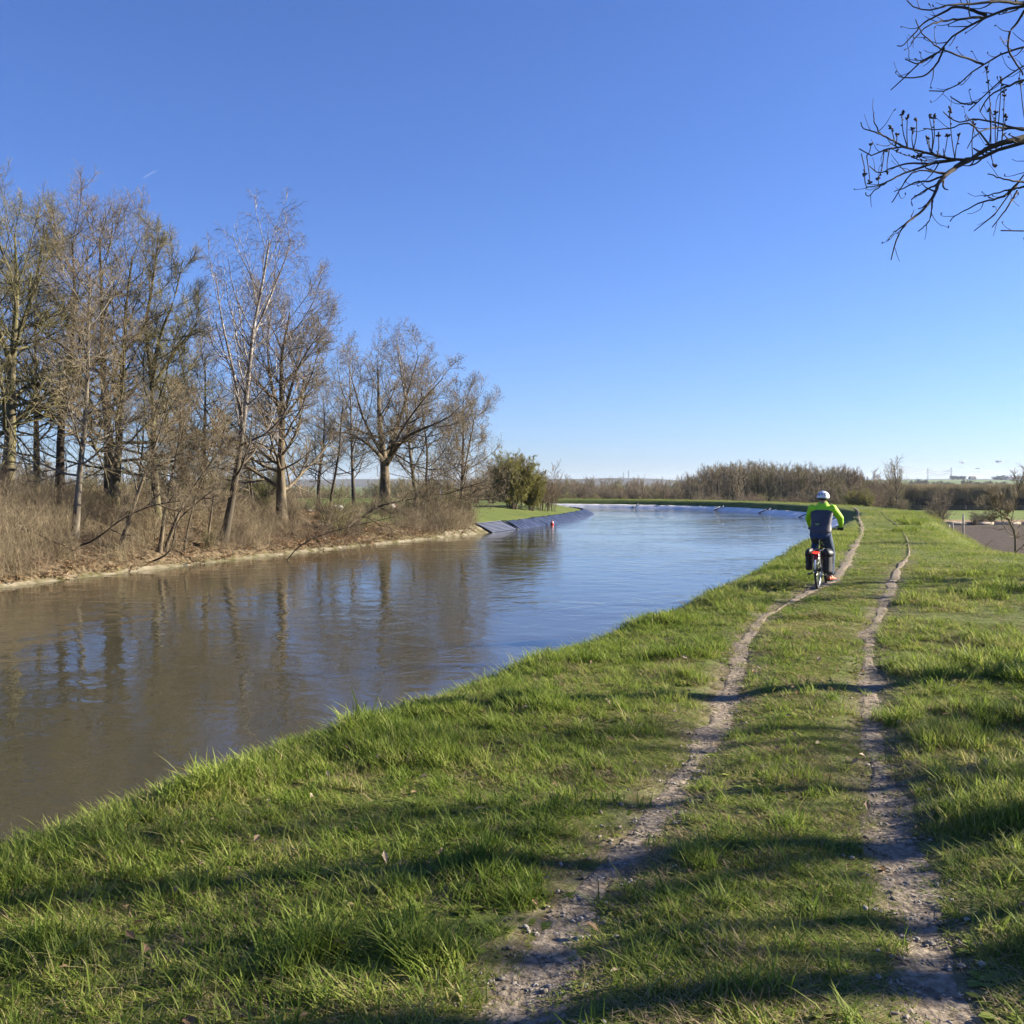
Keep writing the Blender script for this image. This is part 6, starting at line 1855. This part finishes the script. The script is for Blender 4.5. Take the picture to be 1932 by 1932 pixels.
def bird(px, py, Y, rz, lab):
    t = thing('bird', lab, 'bird', at(px, py, Y), rz, 'birds in the sky')
    MB().ell((0, 0, 0), (0.09, 0.26, 0.08), 12, 8).ell((0, 0.27, 0.02), (0.05, 0.07, 0.05), 10, 6).build('body', M['sole'], t)
    for s_ in (-1, 1):
        MB().add([(0.05 * s_, 0.14, 0.03), (0.32 * s_, 0.18, 0.16), (0.62 * s_, 0.02, 0.10), (0.30 * s_, -0.10, 0.12), (0.05 * s_, -0.12, 0.03), (0.3 * s_, 0.04, 0.175)], [(0, 1, 5), (1, 2, 5), (2, 3, 5), (3, 4, 5), (4, 0, 5)]).build('wing', M['sole'], t)
    MB().add([(-0.04, -0.22, 0), (0.04, -0.22, 0), (0.10, -0.42, 0), (-0.10, -0.42, 0), (0, -0.3, 0.03)], [(0, 1, 4), (1, 2, 4), (2, 3, 4), (3, 0, 4)]).build('tail', M['sole'], t)
bird(1479, 655, 420, 0.8, 'small dark bird, the lower of two in the open sky')
bird(1628, 623, 400, -0.7, 'small dark bird, the higher of two in the open sky')

# a scatter of dry leaves and straw bits on the near turf
n = 420
xa, ya = rand_ring(np.random.default_rng(71), 2.5, 11, 420 / (0.5 * (121 - 6.25) * 1.3), -0.65, 0.65)
za, sra = full_z(xa, ya)[:2]; kp = sra > 0.3; xa, ya, za = xa[kp], ya[kp], za[kp]; n = len(xa)
ga = np.random.default_rng(72)
LS1 = source_collection('single_leaf_source', [leaf_patch(lr, 1, 0.001, 0.05, M['dead_leaf']) for _ in range(4)])
scatter('fallen_leaves', np.stack([xa, ya, za + ga.uniform(0.0, 0.05, n)], 1), ga.uniform(-0.6, 0.6, (n, 3)) * np.array([1, 1, 5]), np.repeat(ga.uniform(0.6, 1.3, (n, 1)), 3, 1), ga.integers(0, 4, n), ga.uniform(0.3, 1.1, n), LS1)

# ------------------------------------------------------------------ loose stones in the ruts
def stone_mesh(seed, n_=0):
    g_ = random.Random(seed); import bmesh
    bm = bmesh.new(); bmesh.ops.create_icosphere(bm, subdivisions=2, radius=1.0)
    sx, sy, sz = g_.uniform(.9, 1.5), g_.uniform(.6, 1.0), g_.uniform(.35, .6)
    for v in bm.verts:
        f = 1 + 0.75 * (float(vnoise(np.array(v.co.x * 1.6 + seed), np.array(v.co.y * 1.6 + v.co.z * 1.3), seed)) - 0.5)
        v.co = Vector((v.co.x * sx * f, v.co.y * sy * f, v.co.z * sz * f))
    me_ = bpy.data.meshes.new('stone'); bm.to_mesh(me_); bm.free()
    me_.polygons.foreach_set('use_smooth', [True] * len(me_.polygons)); me_.materials.append(M['stone'])
    return me_
ST_ = [stone_mesh(k) for k in range(6)]
PB_ = [me_.copy() for me_ in ST_]
for me_ in PB_:
    me_.name = 'pebble'; me_.materials[0] = M['pebble']
SCs = source_collection('stone_source', ST_)
gp = np.random.default_rng(17)
P_ = []; 
for side, RUT in ((0, RUT_L), (1, RUT_R)):
    n = 26000
    k = gp.integers(0, len(RUT), n); k = k[(RUT[k, 1] > 1.0) & (RUT[k, 1] < 16)]
    k = k[gp.random(len(k)) < np.clip(1.6 - RUT[k, 1] / 9, 0.15, 1)]
    N_ = normals(RUT, 1)[k]; w_ = rut_w(RUT[k, 1], side)
    o_ = gp.normal(0, 0.70, len(k)) * (w_ + 0.02)
    P_.append(RUT[k] + N_ * o_[:, None] + gp.uniform(-0.04, 0.04, (len(k), 2)))
P_ = np.concatenate(P_)
z = full_z(P_[:, 0], P_[:, 1])[0]; n = len(P_)
s_ = 0.0035 + 0.009 * gp.random(n) ** 4
scatter('gravel', np.stack([P_[:, 0], P_[:, 1], z + 0.010], 1), gp.uniform(-3, 3, (n, 3)) * np.array([0.1, 0.1, 1]), np.repeat(s_[:, None], 3, 1), gp.integers(0, 6, n), gp.random(n), SCs)
for k in range(22):
    side = k % 2; RUT = (RUT_L, RUT_R)[side]
    idx_ = np.where((RUT[:, 1] > 3.3) & (RUT[:, 1] < 7.5))[0]
    j_ = int(gp.choice(idx_)); N_ = normals(RUT, 1)[j_]
    o_ = gp.normal(0, 0.9) * float(rut_w(RUT[j_, 1], side)) * 0.8
    x_, y_ = RUT[j_] + N_ * o_
    s0 = 0.012 + 0.011 * gp.random() ** 2
    o = link('stone', PB_[k % 6], None, (x_, y_, gz(x_, y_) + 0.008), label='pale loose pebble lying in the %s wheel rut near the viewer' % ('left', 'right')[side], category='stone', group='larger pebbles in the %s rut' % ('left', 'right')[side])
    o.rotation_euler = (gp.normal(0, .2), gp.normal(0, .2), gp.uniform(0, 6)); o.scale = (s0,) * 3

# ------------------------------------------------------------------ thin haze over the plain
hz = MB().box((0, 1800, 27), (9200, 9400, 68))
m = bpy.data.materials.new('haze'); m.use_nodes = True
nt = m.node_tree; nt.nodes.remove(nt.nodes['Principled BSDF'])
pv = nt.nodes.new('ShaderNodeVolumePrincipled')
pv.inputs['Color'].default_value = (0.72, 0.84, 1.0, 1); pv.inputs['Density'].default_value = 0.00007; pv.inputs['Anisotropy'].default_value = 0.2
nt.links.new(pv.outputs[0], nt.nodes['Material Output'].inputs['Volume'])
hz.build('haze', m, None, smooth=False, kind='stuff')
